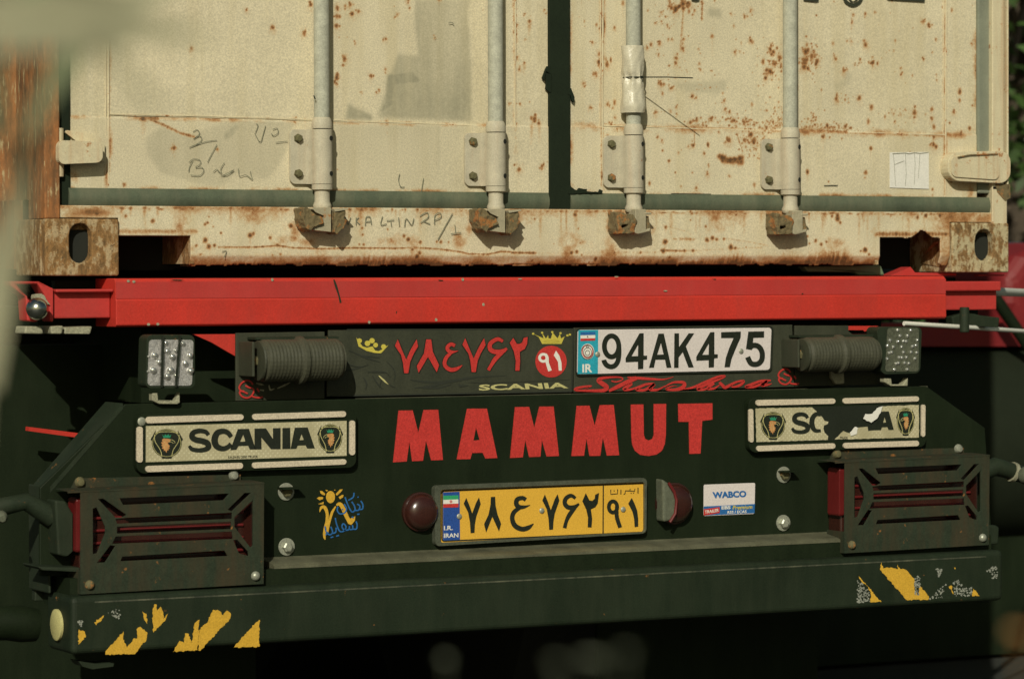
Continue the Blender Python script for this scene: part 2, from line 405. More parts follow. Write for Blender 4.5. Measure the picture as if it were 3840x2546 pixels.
# ================================================================== SHIPPING CONTAINER
cont = empty('shipping_container', (0, 0, Z0), 'cream steel container with rust spots and four upright locking bars on a red trailer', 'container')
YD = .022      # door skin
def noise2(shape, cell, seed):
    r = np.random.default_rng(seed); h, w_ = shape; tot = np.zeros(shape); amp = 1
    for o in range(4):
        c = max(cell/2**o, 1.01); gh, gw = int(h/c)+3, int(w_/c)+3; G = r.random((gh, gw))
        y = np.arange(h)/c; x = np.arange(w_)/c; yi = y.astype(int); xi = x.astype(int); fy = (y-yi)[:, None]; fx = (x-xi)[None]
        fy = fy*fy*(3-2*fy); fx = fx*fx*(3-2*fx)
        A = G[yi][:, xi]; B = G[yi][:, xi+1]; C = G[yi+1][:, xi]; Dd = G[yi+1][:, xi+1]
        tot += amp*((A*(1-fx)+B*fx)*(1-fy)+(C*(1-fx)+Dd*fx)*fy); amp *= .5
    return tot/1.875
class Wear:
    def __init__(s, x0, x1, z0, z1, res, ztop=None):
        s.X = np.linspace(x0, x1, int((x1-x0)/res)+1); s.Z = np.linspace(z0, z1, int((z1-z0)/res)+1)
        if ztop: s.Z = np.concatenate([s.Z, np.linspace(z1+.04, ztop, 24)])
        s.r = np.zeros((len(s.Z), len(s.X))); s.d = s.r.copy(); s.Y = None
        s.GX, s.GZ = np.meshgrid(s.X, s.Z)
    def win(s, x0, x1, z0, z1):
        a, b = np.searchsorted(s.X, [x0, x1]); c, d = np.searchsorted(s.Z, [z0, z1]); return slice(c, d), slice(a, b)
    def spot(s, x, z, rx, rz=None, st=1.0, layer='r'):
        rz = rz or rx; W = s.win(x-2.6*rx, x+2.6*rx, z-2.6*rz, z+2.6*rz); A = getattr(s, layer)
        e = np.exp(-(((s.GX[W]-x)/rx)**2+((s.GZ[W]-z)/rz)**2)); A[W] = np.maximum(A[W], e*st)
    def drip(s, x, z, wd, L, st=.35, layer='r'):
        W = s.win(x-3*wd, x+3*wd, z-L, z+.004); A = getattr(s, layer)
        t = np.clip((z-s.GZ[W])/L, 0, 1); e = np.exp(-((s.GX[W]-x)/(wd*(1-.4*t)))**2)*(1-t)**.8*(s.GZ[W] <= z+.003); A[W] = np.maximum(A[W], e*st)
    def line(s, pts, wd, st=.7, layer='r', jit=.35):
        for (xa, za), (xb, zb) in zip(pts, pts[1:]):
            n = max(2, int(math.hypot(xb-xa, zb-za)/(wd*.8)))
            for i in range(n+1):
                t = i/n; s.spot(xa+(xb-xa)*t, za+(zb-za)*t, wd*(1+random.uniform(-jit, jit)), wd*(1+random.uniform(-jit, jit)), st*(1+random.uniform(-jit, .1)), layer)
    def poly(s, pts, st, soft=.004, layer='d'):
        # convex-ish region test by even-odd rule, softened by noise
        x, z = s.GX, s.GZ; ins = np.zeros(x.shape, bool); n = len(pts)
        for i in range(n):
            (x0, z0), (x1, z1) = pts[i], pts[(i+1) % n]
            if z0 == z1: continue
            c = ((z0 > z) != (z1 > z)) & (x < (x1-x0)*(z-z0)/(z1-z0)+x0); ins ^= c
        A = getattr(s, layer); v = ins.astype(float)
        for _ in range(7):
            v[1:-1, 1:-1] = (v[1:-1, 1:-1]+v[:-2, 1:-1]+v[2:, 1:-1]+v[1:-1, :-2]+v[1:-1, 2:])/5
        setattr(s, layer, np.maximum(A, v*st))
    def build(s, name, mat, parent, Y, keep=None, disp=None, th=.004, label=None):
        h, w_ = s.r.shape; Yg = np.full((h, w_), Y) if disp is None else Y+disp(s.GX, s.GZ)
        o0 = root_loc(parent)
        co_ = np.stack([s.GX-o0.x, Yg-o0.y, s.GZ-o0.z], -1).reshape(-1, 3)
        idx = np.arange(h*w_).reshape(h, w_)
        q = np.stack([idx[:-1, :-1], idx[:-1, 1:], idx[1:, 1:], idx[1:, :-1]], -1).reshape(-1, 4)
        if keep is not None:
            cx = (s.GX[:-1, :-1]+s.GX[1:, 1:])/2; cz = (s.GZ[:-1, :-1]+s.GZ[1:, 1:])/2; q = q[keep(cx, cz).reshape(-1)]
        me = bpy.data.meshes.new(name); me.vertices.add(len(co_)); me.vertices.foreach_set('co', co_.ravel())
        me.loops.add(q.size); me.loops.foreach_set('vertex_index', q.ravel()); me.polygons.add(len(q))
        me.polygons.foreach_set('loop_start', np.arange(len(q))*4); me.polygons.foreach_set('loop_total', np.full(len(q), 4)); me.update()
        at = me.attributes.new('wear', 'FLOAT_COLOR', 'POINT'); c = np.zeros((h*w_, 4)); c[:, 0] = s.r.ravel(); c[:, 1] = s.d.ravel(); c[:, 3] = 1
        at.data.foreach_set('color', c.ravel()); me.materials.append(M[mat])
        me.polygons.foreach_set('use_smooth', np.ones(len(q), bool))
        ob = bpy.data.objects.new(name, me); COL.objects.link(ob); ob.parent = parent
        if th:
            m_ = ob.modifiers.new('thickness', 'SOLIDIFY'); m_.thickness = th; m_.offset = -1
        if label: ob['label'] = label
        return ob
PX = 1/1750.   # metres per survey pixel on the doors
def wp(t, x, y, Y=YD): return P(*t(x, y), Y)
xl0 = P(*D_(157, 300), YD)[0]; xl1 = P(*D_(1271, 300), YD)[0]; xr0 = P(*D_(1316, 300), YD)[0]; xr1 = P(*D_(2255, 300), YD)[0]
zb = P(*D_(700, 441), YD)[1]; ztopview = P(*D_(1182, 0), YD)[1]+.05
CT = Z0+2.59
spotsL = [(t1, 1757, 447, 22), (t1, 2265, 98, 18), (t2, 152, 256, 28), (t2, 443, 310, 26), (t2, 503, 48, 26), (t2, 815, 540, 30), (t2, 885, 130, 28), (t2, 945, 108, 22),
    (t2, 868, 48, 26), (t2, 820, 60, 20), (t2, 750, 75, 28), (t2, 745, 150, 26), (t2, 740, 240, 30), (t2, 742, 720, 32), (t2, 742, 770, 18), (t2, 1195, 362, 20), (t2, 1190, 642, 18),
    (t2, 1060, 700, 24), (t2, 1133, 830, 14), (t2, 1107, 852, 13), (t2, 968, 850, 10), (t2, 1300, 135, 14), (t2, 1275, 160, 12), (t2, 1413, 80, 12), (t2, 1272, 62, 9),
    (t2, 1400, 5, 24), (t2, 1682, 4, 14), (t2, 1645, 352, 12), (t2, 1200, 1130, 22), (t2, 355, 1106, 20), (t2, 450, 1108, 16), (t1, 1597, 1362, 26), (t1, 1995, 1375, 16),
    (t1, 1672, 1072, 12), (t3, 30, 150, 16), (t3, 35, 240, 26), (t3, 25, 300, 22), (t3, 40, 340, 14), (t3, 25, 470, 16), (t3, 48, 530, 20), (t3, 160, 205, 20), (t3, 115, 130, 12),
    (t3, 112, 578, 16), (t3, 68, 640, 20), (t3, 170, 150, 8), (t3, 298, 98, 12), (t3, 312, 128, 10), (t3, 345, 335, 14), (t3, 205, 1095, 40), (t3, 245, 1135, 24), (t3, 270, 1530, 24),
    (t3, 72, 955, 14), (t3, 160, 940, 8), (t3, 38, 955, 10), (t3, 120, 365, 10), (t3, 318, 1490, 7), (t3, 60, 1560, 30), (t3, 35, 1140, 14), (t2, 2330, 955, 14), (t2, 745, 1560, 6), (t2, 2085, 95, 6),
    (t5, 1140, 130, 20), (t2, 905, 380, 10), (t2, 915, 405, 12), (t2, 765, 345, 8), (t2, 840, 345, 9)]
spotsR = [(t3, 945, 258, 20), (t3, 740, 392, 18), (t3, 805, 498, 26), (t3, 800, 575, 30), (t3, 875, 598, 34), (t3, 768, 680, 30), (t3, 820, 600, 20), (t3, 658, 770, 20), (t3, 722, 990, 22),
    (t3, 880, 962, 24), (t3, 930, 990, 12), (t3, 945, 1085, 18), (t3, 912, 1145, 20), (t3, 965, 1190, 10), (t3, 845, 210, 16), (t3, 845, 340, 10), (t3, 808, 270, 10), (t3, 815, 830, 10), (t3, 840, 520, 14), (t3, 815, 975, 14), (t3, 618, 160, 6),
    (t3, 1505, 85, 44), (t3, 1570, 40, 40), (t3, 1575, 80, 30), (t3, 1630, 45, 34), (t3, 1680, 105, 18), (t3, 1745, 20, 18), (t3, 1745, 90, 12), (t3, 1372, 117, 18), (t3, 1375, 200, 16), (t3, 1433, 250, 18),
    (t3, 1320, 215, 14), (t3, 1360, 405, 22), (t3, 1245, 440, 18), (t3, 1280, 410, 22), (t3, 1440, 365, 18), (t3, 1475, 368, 12), (t3, 1350, 505, 16), (t3, 1575, 360, 20), (t3, 1565, 450, 24), (t3, 1570, 400, 14),
    (t3, 1515, 540, 26), (t3, 1505, 580, 26), (t3, 1520, 500, 14), (t3, 1715, 455, 12), (t3, 1728, 490, 7), (t3, 1722, 585, 16), (t3, 1730, 640, 16), (t3, 1605, 645, 9), (t3, 1370, 775, 28), (t3, 1470, 810, 22),
    (t3, 1445, 785, 12), (t3, 1345, 740, 7), (t3, 1660, 885, 26), (t3, 1690, 905, 16), (t3, 1948, 928, 18), (t3, 1960, 1005, 24), (t3, 2000, 1030, 20), (t3, 1510, 985, 14), (t3, 1460, 1020, 14), (t3, 1320, 1035, 22),
    (t3, 1515, 1045, 10), (t3, 1375, 1030, 9), (t3, 2195, 97, 20), (t3, 2140, 152, 18), (t3, 2165, 152, 12), (t3, 2015, 128, 14), (t3, 2050, 140, 8), (t3, 2195, 375, 26), (t3, 2215, 390, 14), (t3, 2060, 365, 10),
    (t3, 2040, 240, 12), (t3, 2050, 480, 20), (t3, 2095, 478, 10), (t3, 2130, 490, 8), (t3, 2340, 650, 30), (t3, 2330, 720, 26), (t3, 2210, 668, 9), (t3, 1830, 1090, 26), (t3, 1695, 1110, 24), (t3, 1640, 1130, 24),
    (t3, 2040, 1110, 26), (t3, 2135, 1125, 24), (t3, 1335, 1260, 18), (t3, 1375, 1295, 16), (t3, 1660, 1340, 24), (t3, 1650, 1300, 12), (t3, 1615, 1348, 14), (t3, 1760, 1410, 20), (t3, 1525, 1405, 12), (t3, 1550, 1380, 8),
    (t3, 1990, 1290, 34), (t3, 1960, 1310, 20), (t3, 2130, 1290, 30), (t3, 2190, 1240, 34), (t3, 2215, 1300, 40), (t3, 1895, 1215, 16), (t3, 1800, 1520, 10), (t3, 1250, 100, 12), (t3, 1320, 215, 16),
    (t4, 780, 138, 20), (t4, 768, 215, 18), (t4, 762, 272, 8), (t4, 763, 382, 18), (t4, 722, 382, 12), (t4, 595, 400, 16), (t4, 895, 415, 34), (t4, 980, 118, 14), (t4, 635, 50, 8), (t4, 1430, 200, 26), (t4, 1478, 232, 28),
    (t4, 1600, 65, 10), (t4, 1870, 402, 18), (t4, 1543, 365, 14), (t4, 1510, 482, 11), (t4, 1430, 548, 18), (t4, 1155, 470, 11), (t4, 620, 545, 22), (t4, 605, 515, 12), (t4, 845, 552, 18), (t4, 960, 528, 12),
    (t4, 960, 580, 28), (t4, 1005, 582, 18), (t4, 925, 585, 12), (t4, 797, 603, 14), (t4, 695, 655, 26), (t4, 722, 640, 14), (t4, 1220, 635, 14), (t4, 1225, 685, 20), (t4, 1325, 697, 13), (t4, 1550, 688, 10), (t4, 1550, 740, 12),
    (t4, 1262, 765, 8), (t4, 625, 912, 30), (t4, 838, 905, 30), (t4, 710, 880, 10), (t4, 1137, 1005, 11), (t4, 1350, 985, 20), (t4, 1345, 1040, 40), (t4, 1220, 1060, 14), (t4, 1155, 1050, 14), (t4, 1165, 1118, 14), (t4, 1200, 1065, 9),
    (t4, 1502, 1088, 26), (t4, 1707, 1032, 24), (t4, 540, 1155, 26), (t4, 710, 1165, 26), (t4, 412, 1062, 14), (t4, 395, 1112, 16), (t4, 603, 1122, 12), (t4, 650, 1170, 18), (t4, 500, 1260, 26), (t4, 560, 1265, 14),
    (t4, 1518, 1335, 34), (t4, 1520, 1262, 26), (t4, 1490, 1330, 16), (t4, 1620, 1212, 20), (t4, 1222, 1237, 20), (t4, 670, 1278, 10), (t4, 50, 480, 30), (t4, 105, 530, 34), (t4, 60, 590, 34), (t4, 20, 660, 40), (t4, 120, 610, 20), (t4, 20, 455, 30),
    (t4, 345, 480, 44), (t4, 340, 560, 50), (t4, 400, 520, 40), (t4, 330, 620, 44), (t4, 450, 565, 32), (t4, 430, 510, 26), (t4, 320, 460, 20), (t8, 1510, 175, 18), (t8, 1508, 225, 14), (t7, 1650, 20, 10), (t7, 1790, 35, 20), (t7, 1690, 160, 22), (t7, 1548, 145, 10), (t7, 1990, 50, 16), (t8, 885, 68, 10)]
def cluster(W, t, cx, cy, sx, sy, n, r0=4, r1=12):
    for _ in range(n):
        x, y = random.gauss(cx, sx), random.gauss(cy, sy); a, b = wp(t, x, y); r = random.uniform(r0, r1)*K*PX*1.3
        W.spot(a, b, max(r, .0017), st=random.uniform(.5, .85))
def stamp(W, spots):
    for t, x, y, r in spots:
        a, b = wp(t, x, y); rr = r*K*PX
        st_0 = min(1.0, .58+r*.014); W.spot(a, b, max(rr*.8, .002), max(rr*.9, .002), st=st_0*random.uniform(.75, 1))
        for _ in range(random.choice((1, 2, 3, 4)) if r > 9 else 0):
            W.spot(a+random.gauss(0, rr*.6), b+random.gauss(0, rr*.75), max(rr*random.uniform(.3, .7), .0018), max(rr*random.uniform(.3, .9), .0018), st=st_0*random.uniform(.6, 1.0))
        if r > 9: W.spot(a, b-rr*.3, rr*1.7, rr*2.2, st=.30)
        if r >= 14 and random.random() < .75: W.drip(a, b, max(rr*.5, .0016), rr*random.uniform(4, 9), .22)
# --- left door
WL = Wear(xl0, xl1, zb, ztopview, .0021, CT-.11)
stamp(WL, spotsL)
a, b = wp(t1, 1310, 1095); WL.spot(a, b, .010, .006, 1); WL.drip(a, b, .006, .05, .4)
WL.line([wp(t1, 1385, 1105), wp(t1, 1500, 1150), wp(t1, 1650, 1225), wp(t1, 1780, 1260)], .003, .8)
for x, y, L in ((175, 1160, 260), (245, 1170, 180), (160, 240, 120), (35, 350, 200), (110, 600, 110)):
    a, b = wp(t3, x, y); WL.drip(a, b, .006, L*K*PX, .42)
WL.line([wp(t3, 18, 0), wp(t3, 26, 560)], .0025, .5, jit=.6); WL.line([wp(t3, 24, 560), wp(t3, 30, 1560)], .0018, .28, jit=.7)
for yy in range(600, 1568, 70):
    a, b = wp(t1, 1006, yy); WL.spot(a, b, .0025, .02, .35)
a, b = wp(t5, 975, 60); WL.spot(a, b, .005, .03, .6); a, b = wp(t5, 680, 60); WL.spot(a, b, .012, .02, .35)
dirt = lambda t, pts: [wp(t, *p) for p in pts]
WL.poly(dirt(cWr, [(60, 200), (180, 120), (420, 190), (560, 120), (800, 60), (1000, 60), (1230, 85), (1215, 190), (1160, 330), (1090, 450), (1010, 535), (880, 520), (770, 490), (700, 560), (620, 600), (520, 585), (380, 540), (180, 490), (60, 330)]), .36)
WL.poly(dirt(cWr, [(660, 180), (760, 90), (800, 120), (740, 200), (680, 240)]), .8)
WL.poly(dirt(t2, [(1460, 0), (1960, 0), (1940, 160), (1965, 330), (1975, 700), (1975, 1120), (1120, 1080), (1160, 930), (1250, 660), (1310, 500), (1500, 520), (1460, 240)]), .55)
WL.poly(dirt(t2, [(1460, 80), (1500, 560), (1540, 560), (1490, 80)]), .75)
WL.poly(dirt(t2, [(1210, 690), (1450, 655), (1530, 760), (1280, 780), (1250, 980), (1110, 1060), (1190, 930)]), .95)
WL.poly(dirt(t2, [(850, 960), (940, 1000), (1060, 1060), (1080, 1110), (820, 1100)]), .75)
WL.poly(dirt(t2, [(1640, 1150), (1700, 1160), (1700, 1560), (1640, 1560)]), .35)
WL.poly(dirt(t2, [(760, 1150), (1960, 1170), (1960, 1800), (760, 1790)]), .22)
qL = noise2(WL.r.shape, 22, 51); qL2 = noise2(WL.r.shape, 120, 53)
def edge_rust(W, q, q2, xs, zs, k=1.0):
    for x_e, w_e in xs: W.r = np.maximum(W.r, np.clip(1-np.abs(W.GX-x_e)/w_e, 0, 1)*(q*1.5+q2*.7-.85)*k)
    for z_e, w_e in zs: W.r = np.maximum(W.r, np.clip(1-np.abs(W.GZ-z_e)/w_e, 0, 1)*(q*1.5+q2*.7-.85)*k)
edge_rust(WL, qL, qL2, [(xl1, .012), (wp(t3, 25, 300)[0], .010), (wp(t1, 1008, 800)[0], .008)], [(zb, .010), (P(*D_(700, 281), YD)[1], .008)])
nL = noise2(WL.r.shape, 90, 5); WL.d = np.clip(WL.d*(.6+.8*nL)+np.clip(nL-.55, 0, 1)*.5, 0, 1)
dl = noise2(WL.r.shape, 160, 21)
seamzL = P(*D_(700, 281), YD)[1]
door_l = WL.build('door', 'cream', cont, YD, disp=lambda X_, Z_: (dl-.5)*.004-.0022*(Z_ < seamzL), label='cream door with grey smears and few rust spots')
# --- right door
WR = Wear(xr0, xr1, zb, ztopview, .0021, CT-.11)
stamp(WR, spotsR)
cluster(WR, t3, 1480, 60, 90, 60, 26); cluster(WR, t3, 2200, 1250, 90, 70, 60); cluster(WR, t3, 2100, 1120, 160, 30, 60); cluster(WR, t3, 1700, 1140, 90, 24, 26)
cluster(WR, t4, 500, 1185, 150, 22, 110); cluster(WR, t4, 380, 1110, 80, 40, 30); cluster(WR, t4, 60, 1150, 60, 30, 50); cluster(WR, t4, 380, 530, 50, 70, 70); cluster(WR, t4, 60, 560, 50, 90, 50)
cluster(WR, t4, 90, 1030, 50, 60, 24); cluster(WR, t4, 720, 900, 40, 30, 10, 3, 7); cluster(WR, t4, 1200, 1050, 80, 50, 14, 3, 8); cluster(WR, t3, 1500, 250, 260, 200, 30, 3, 8)
cluster(WR, t3, 1750, 900, 300, 200, 30, 3, 8); cluster(WR, t3, 2250, 1350, 60, 70, 50, 4, 9)
cluster(WR, t3, 1150, 600, 500, 400, 24, 3, 6); cluster(WR, t4, 1000, 600, 450, 400, 30, 3, 6)
WR.line([wp(t3, 1900, 1440), wp(t3, 2000, 1475), wp(t3, 2110, 1455)], .008, 1.0, jit=.2); WR.line([wp(t3, 1930, 1480), wp(t3, 2100, 1490)], .008, .9)
WR.line([wp(t3, 1575, 100), wp(t3, 1565, 250), wp(t3, 1550, 470)], .003, .55); WR.line([wp(t3, 1750, 30), wp(t3, 1745, 190)], .0025, .8)
WR.line([wp(t3, 2060, 1230), wp(t3, 2115, 1400)], .0018, .8); WR.line([wp(t3, 1670, 1180), wp(t3, 1672, 1330)], .002, .7)
WR.line([wp(t3, 850, 1140), wp(t3, 1040, 1160), wp(t3, 1640, 1170), wp(t3, 2350, 1195)], .0016, .55); WR.line([wp(t4, 0, 1205), wp(t4, 720, 1225), wp(t4, 1600, 1255)], .0022, .6)
WR.line([wp(t4, 290, 1200), wp(t4, 720, 1215)], .004, .75)
WR.line([wp(t3, 836, 0), wp(t3, 832, 1000)], .0014, .4, jit=.8); WR.line([wp(t3, 826, 1180), wp(t3, 822, 1560)], .003, .8, jit=.6); WR.line([wp(t7, 822, 0), wp(t7, 822, 140)], .003, .8)
WR.line([wp(t3, 1450, 60), wp(t3, 1500, 100), wp(t3, 1540, 60)], .006, .9); WR.line([wp(t4, 1622, 1210), wp(t4, 1630, 1560)], .002, .55); WR.line([wp(t8, 1625, 0), wp(t8, 1620, 220)], .0028, .6)
for x, y, L in ((1510, 1100, 80), (1515, 1250, 110), (1350, 1050, 80), (768, 180, 180)):
    a, b = wp(t4, x, y); WR.drip(a, b, .003, L*K*PX, .45)
a, b = wp(t8, 1780, 130); WR.spot(a, b, .045, .02, .34); a, b = wp(t8, 1860, 200); WR.spot(a, b, .012, .03, .5)
WR.poly(dirt(t3, [(1480, 760), (1980, 740), (1960, 830), (1880, 870), (1560, 840)]), .4)
WR.poly(dirt(t3, [(1800, 60), (1860, 80), (1920, 90), (1930, 170), (1800, 150)]), .5)
WR.poly(dirt(t4, [(700, 640), (780, 700), (730, 790), (640, 830), (600, 790), (680, 740)]), .4)
qR = noise2(WR.r.shape, 22, 55); qR2 = noise2(WR.r.shape, 120, 56)
edge_rust(WR, qR, qR2, [(xr0, .012), (wp(t3, 836, 600)[0], .012), (wp(t4, 1625, 900)[0], .010), (xr1, .016)], [(zb, .012), (P(*D_(1800, 303), YD)[1], .016)], 1.15)
for _ in range(70):
    a, b = random.uniform(xr0, xr1), random.uniform(zb+.02, ztopview); r_ = random.uniform(.002, .006); WR.spot(a, b, r_, r_*random.uniform(.8, 2), random.uniform(.5, .95)); 
    if random.random() < .5: WR.drip(a, b, r_*.6, random.uniform(.015, .06), .30)
nR = noise2(WR.r.shape, 90, 6); WR.d = np.clip(WR.d*(.6+.8*nR)+np.clip(nR-.58, 0, 1)*.4, 0, 1); dr = noise2(WR.r.shape, 160, 22)
seamzR = P(*D_(1700, 301), YD)[1]
door_r = WR.build('door', 'cream', cont, YD, disp=lambda X_, Z_: (dr-.5)*.004-.0022*(Z_ < seamzR), label='cream door covered in many rust spots')
# weld seams on the doors
def seam(door, pts, r=.0016):
    mb = MB(); path = []
    q = [P3(*D_(*p), YD-.001) for p in pts]
    for a_, b_ in zip(q, q[1:]):
        k = max(2, int((b_-a_).length/.02))
        for i in range(k): path.append(a_.lerp(b_, i/k)+Vector((0, random.uniform(-.0006, .0006), random.uniform(-.0007, .0007))))
    path.append(q[-1]); mb.tube(path, r, 6); mb.build('weld_seam', 'creamp', door, smooth=True)
seam(door_l, [(253, 264.5), (560, 271.5), (900, 284), (1190, 294)]); seam(door_l, [(251, -60), (250, 430)], .002); seam(door_l, [(244.5, -60), (243.5, 430)], .0014)
seam(door_l, [(1190.5, -60), (1189, 448)], .002); seam(door_r, [(1393, -60), (1390, 448)], .002); seam(door_r, [(1388, -60), (1385.5, 448)], .0012)
seam(door_r, [(1394, 291), (1700, 301), (2184, 312)]); seam(door_r, [(2186, -60), (2183, 455)], .0025); seam(door_r, [(2180, -60), (2178, 455)], .0012)
seam(door_l, [(253, 266.5), (560, 273.5), (900, 286), (1190, 296)], .001)
# handwriting and other marks on the left door / sill
def ink(name, t, strokes, Y, wd, parent, mat='pen'):
    mb = MB()
    for s_ in strokes: mb.stroke(mp(t, s_), wd, Y, smooth=4 if len(s_) > 2 else 0)
    return mb.build(name, mat, parent, split=(t is t5 or t is t2))
ink('handwriting', cWr, [[(430, 160), (460, 142), (482, 165), (470, 190), (435, 215), (480, 192), (500, 215), (480, 245), (400, 283)],
    [(400, 283), (520, 240), (620, 225)], [(430, 385), (405, 430), (395, 475)], [(400, 400), (430, 375), (480, 380), (490, 410), (450, 440), (500, 440), (515, 470), (480, 505), (410, 500)],
    [(545, 400), (575, 340), (620, 258)], [(930, 95), (945, 110), (925, 165)], [(1005, 110), (985, 180), (962, 240), (920, 170)], [(1060, 140), (1095, 130), (1105, 165), (1070, 190), (1050, 170)],
    [(1085, 243), (1180, 233)], [(590, 475), (620, 455), (635, 475)], [(680, 400), (650, 450), (655, 485), (630, 470)], [(665, 505), (755, 460), (700, 500), (650, 505)],
    [(790, 450), (800, 510), (850, 500), (900, 535), (890, 500), (885, 470)]], YD-.005, 2.6, cont)
ink('handwriting', t6, [[(1320, 30), (1310, 90), (1330, 150), (1365, 150)], [(1540, 70), (1520, 190)]], YD-.005, 3, cont)
ink('handwriting', t2, [[(1770, 215), (1800, 210), (1815, 225)], [(2145, 380), (2143, 430)], [(1640, 345), (1650, 350)]], YD-.005, 3, cont)
YS = .006
ink('handwriting', t6, [[(805, 400), (830, 450), (845, 500)], [(845, 500), (872, 430)], [(920, 430), (920, 500)], [(945, 430), (922, 460), (955, 495)], [(1005, 505), (1012, 430), (1050, 430), (1060, 495)], [(1008, 472), (1058, 465)],
    [(1162, 420), (1147, 498), (1200, 490)], [(1200, 462), (1270, 455)], [(1238, 460), (1246, 515)], [(1310, 430), (1318, 512)], [(1365, 515), (1380, 440), (1430, 500), (1450, 440)],
    [(1505, 420), (1570, 385), (1582, 430), (1512, 480)], [(1540, 465), (1600, 492)], [(1640, 495), (1645, 410), (1692, 390), (1698, 430), (1640, 458)], [(1805, 395), (1670, 635)], [(1828, 500), (1836, 580)], [(1790, 582), (1885, 570)]], YS-.0032, 3.4, cont)
ink('handwriting', t5, [[(2040, 745), (2080, 740), (2060, 800)]], YS-.0032, 3, cont)
# remains of the big printed marking along the top edge
mb = MB(); mb.stroke(mp(t4, [(700, -30), (720, 20), (780, 50), (840, 22), (865, -30)]), 12, YD-.005, smooth=6); mb.stroke(mp(t4, [(740, -20), (782, 24), (830, -20)]), 5, YD-.005, smooth=6)
mb.decal(mp(t4, [(310, -60), (470, -60), (465, 15), (440, 20), (330, 8)]), YD-.005); mb.decal(mp(t4, [(1050, -60), (1445, -60), (1440, 18), (1100, 0)]), YD-.005)
mb.decal(mp(t3, [(1640, -60), (1730, -60), (1720, 5), (1690, 12), (1650, 3)]), YD-.005); mb.build('printed_marking', 'board', cont, split=True)
# white repair label with creases
lab = MB().prism(mp(t4, [(1118, 1402), (1478, 1398), (1478, 1738), (1118, 1725)]), YD-.0042, .0006).build('paper_label', 'label', cont, label='blank white paper label with creases')
mb = MB()
for s_ in ([(1145, 1415), (1260, 1408), (1300, 1416), (1345, 1405), (1400, 1412), (1475, 1402)],): mb.stroke(mp(t4, s_), 2.4, YD-.0048)
for s_ in ([(1150, 1415), (1160, 1500), (1172, 1710)], [(1160, 1515), (1250, 1480)], [(1262, 1410), (1270, 1600), (1262, 1710)], [(1345, 1410), (1352, 1500), (1345, 1700)], [(1395, 1415), (1390, 1520), (1380, 1640)]): mb.stroke(mp(t4, s_), 1.2, YD-.0048)
mb.build('crease', 'pen', lab)
mb = MB(); mb.stroke(mp(t8, [(515, 138), (640, 137)]), 3, YD-.005); mb.stroke(mp(t7, [(1462, 215), (1830, 220)]), 5, YD-.005)
mb.stroke(mp(t2, [(530, 880), (545, 915)]), 5, YD-.045); mb.build('scratch', 'line', cont)
# --- gaskets
zg0 = P(*D_(1182, 487), .012)[1]; zg1 = zb+.001
def bulge(n=8, z0=zg0, z1=zg1, y0=.02, d=.012): return [(y0, z0)]+[(y0-d*math.sin(math.pi*(.12+.76*i/n)), z0+(z1-z0)*i/n) for i in range(n+1)]+[(y0, z1)]
mb = MB(); mb.xprism(bulge(), xl0-.002, P(*D_(1268, 470), .012)[0]); mb.xprism(bulge(), P(*D_(1318, 470), .012)[0], P(*D_(2288, 480), .012)[0]); mb.build('door_gasket', 'gasket', cont, smooth=True, split=True, label='grey green rubber gasket along the foot of the doors')
xg0, xg1 = P(*D_(131, 300), .03)[0], P(*D_(158, 300), .03)[0]
MB().box(xg0, xg1, .016, .04, zg0, CT-.1).build('door_gasket', 'gasketd', cont, bevel=.004)
xg0, xg1 = P(*D_(2256, 200), .018)[0], P(*D_(2293, 200), .018)[0]
MB().box(xg0+.001, xg1, .014, .04, zg0+.05, CT-.1).build('door_gasket', 'sealgrey', cont, bevel=.004, label='pale grey seal strip by the right corner post')
xc0, xc1 = P(*D_(1270, 300), .012)[0], P(*D_(1317, 300), .012)[0]
mb = MB().box(xc0, xc1, .012, .035, zg0-.002, CT-.1)
mb.prism(jag(mp(t3, [(360, 620), (325, 610), (280, 720), (300, 745), (315, 680), (312, 820), (345, 850), (362, 850)]), 2, 12, 3), .010, .006)
mb.prism(jag(mp(t3, [(520, 815), (545, 812), (578, 900), (570, 945), (552, 930), (540, 880), (520, 870)]), 2, 12, 4), .010, .006)
mb.prism(jag(mp(t7, [(530, 90), (545, 150), (600, 185), (620, 160), (690, 170), (690, 190), (800, 200), (810, 172), (835, 185), (830, 210), (520, 215)]), 2, 10, 5), .010, .006)
mb.build('centre_gasket', 'gasketd', cont, bevel=.003, label='torn black rubber strip between the doors')
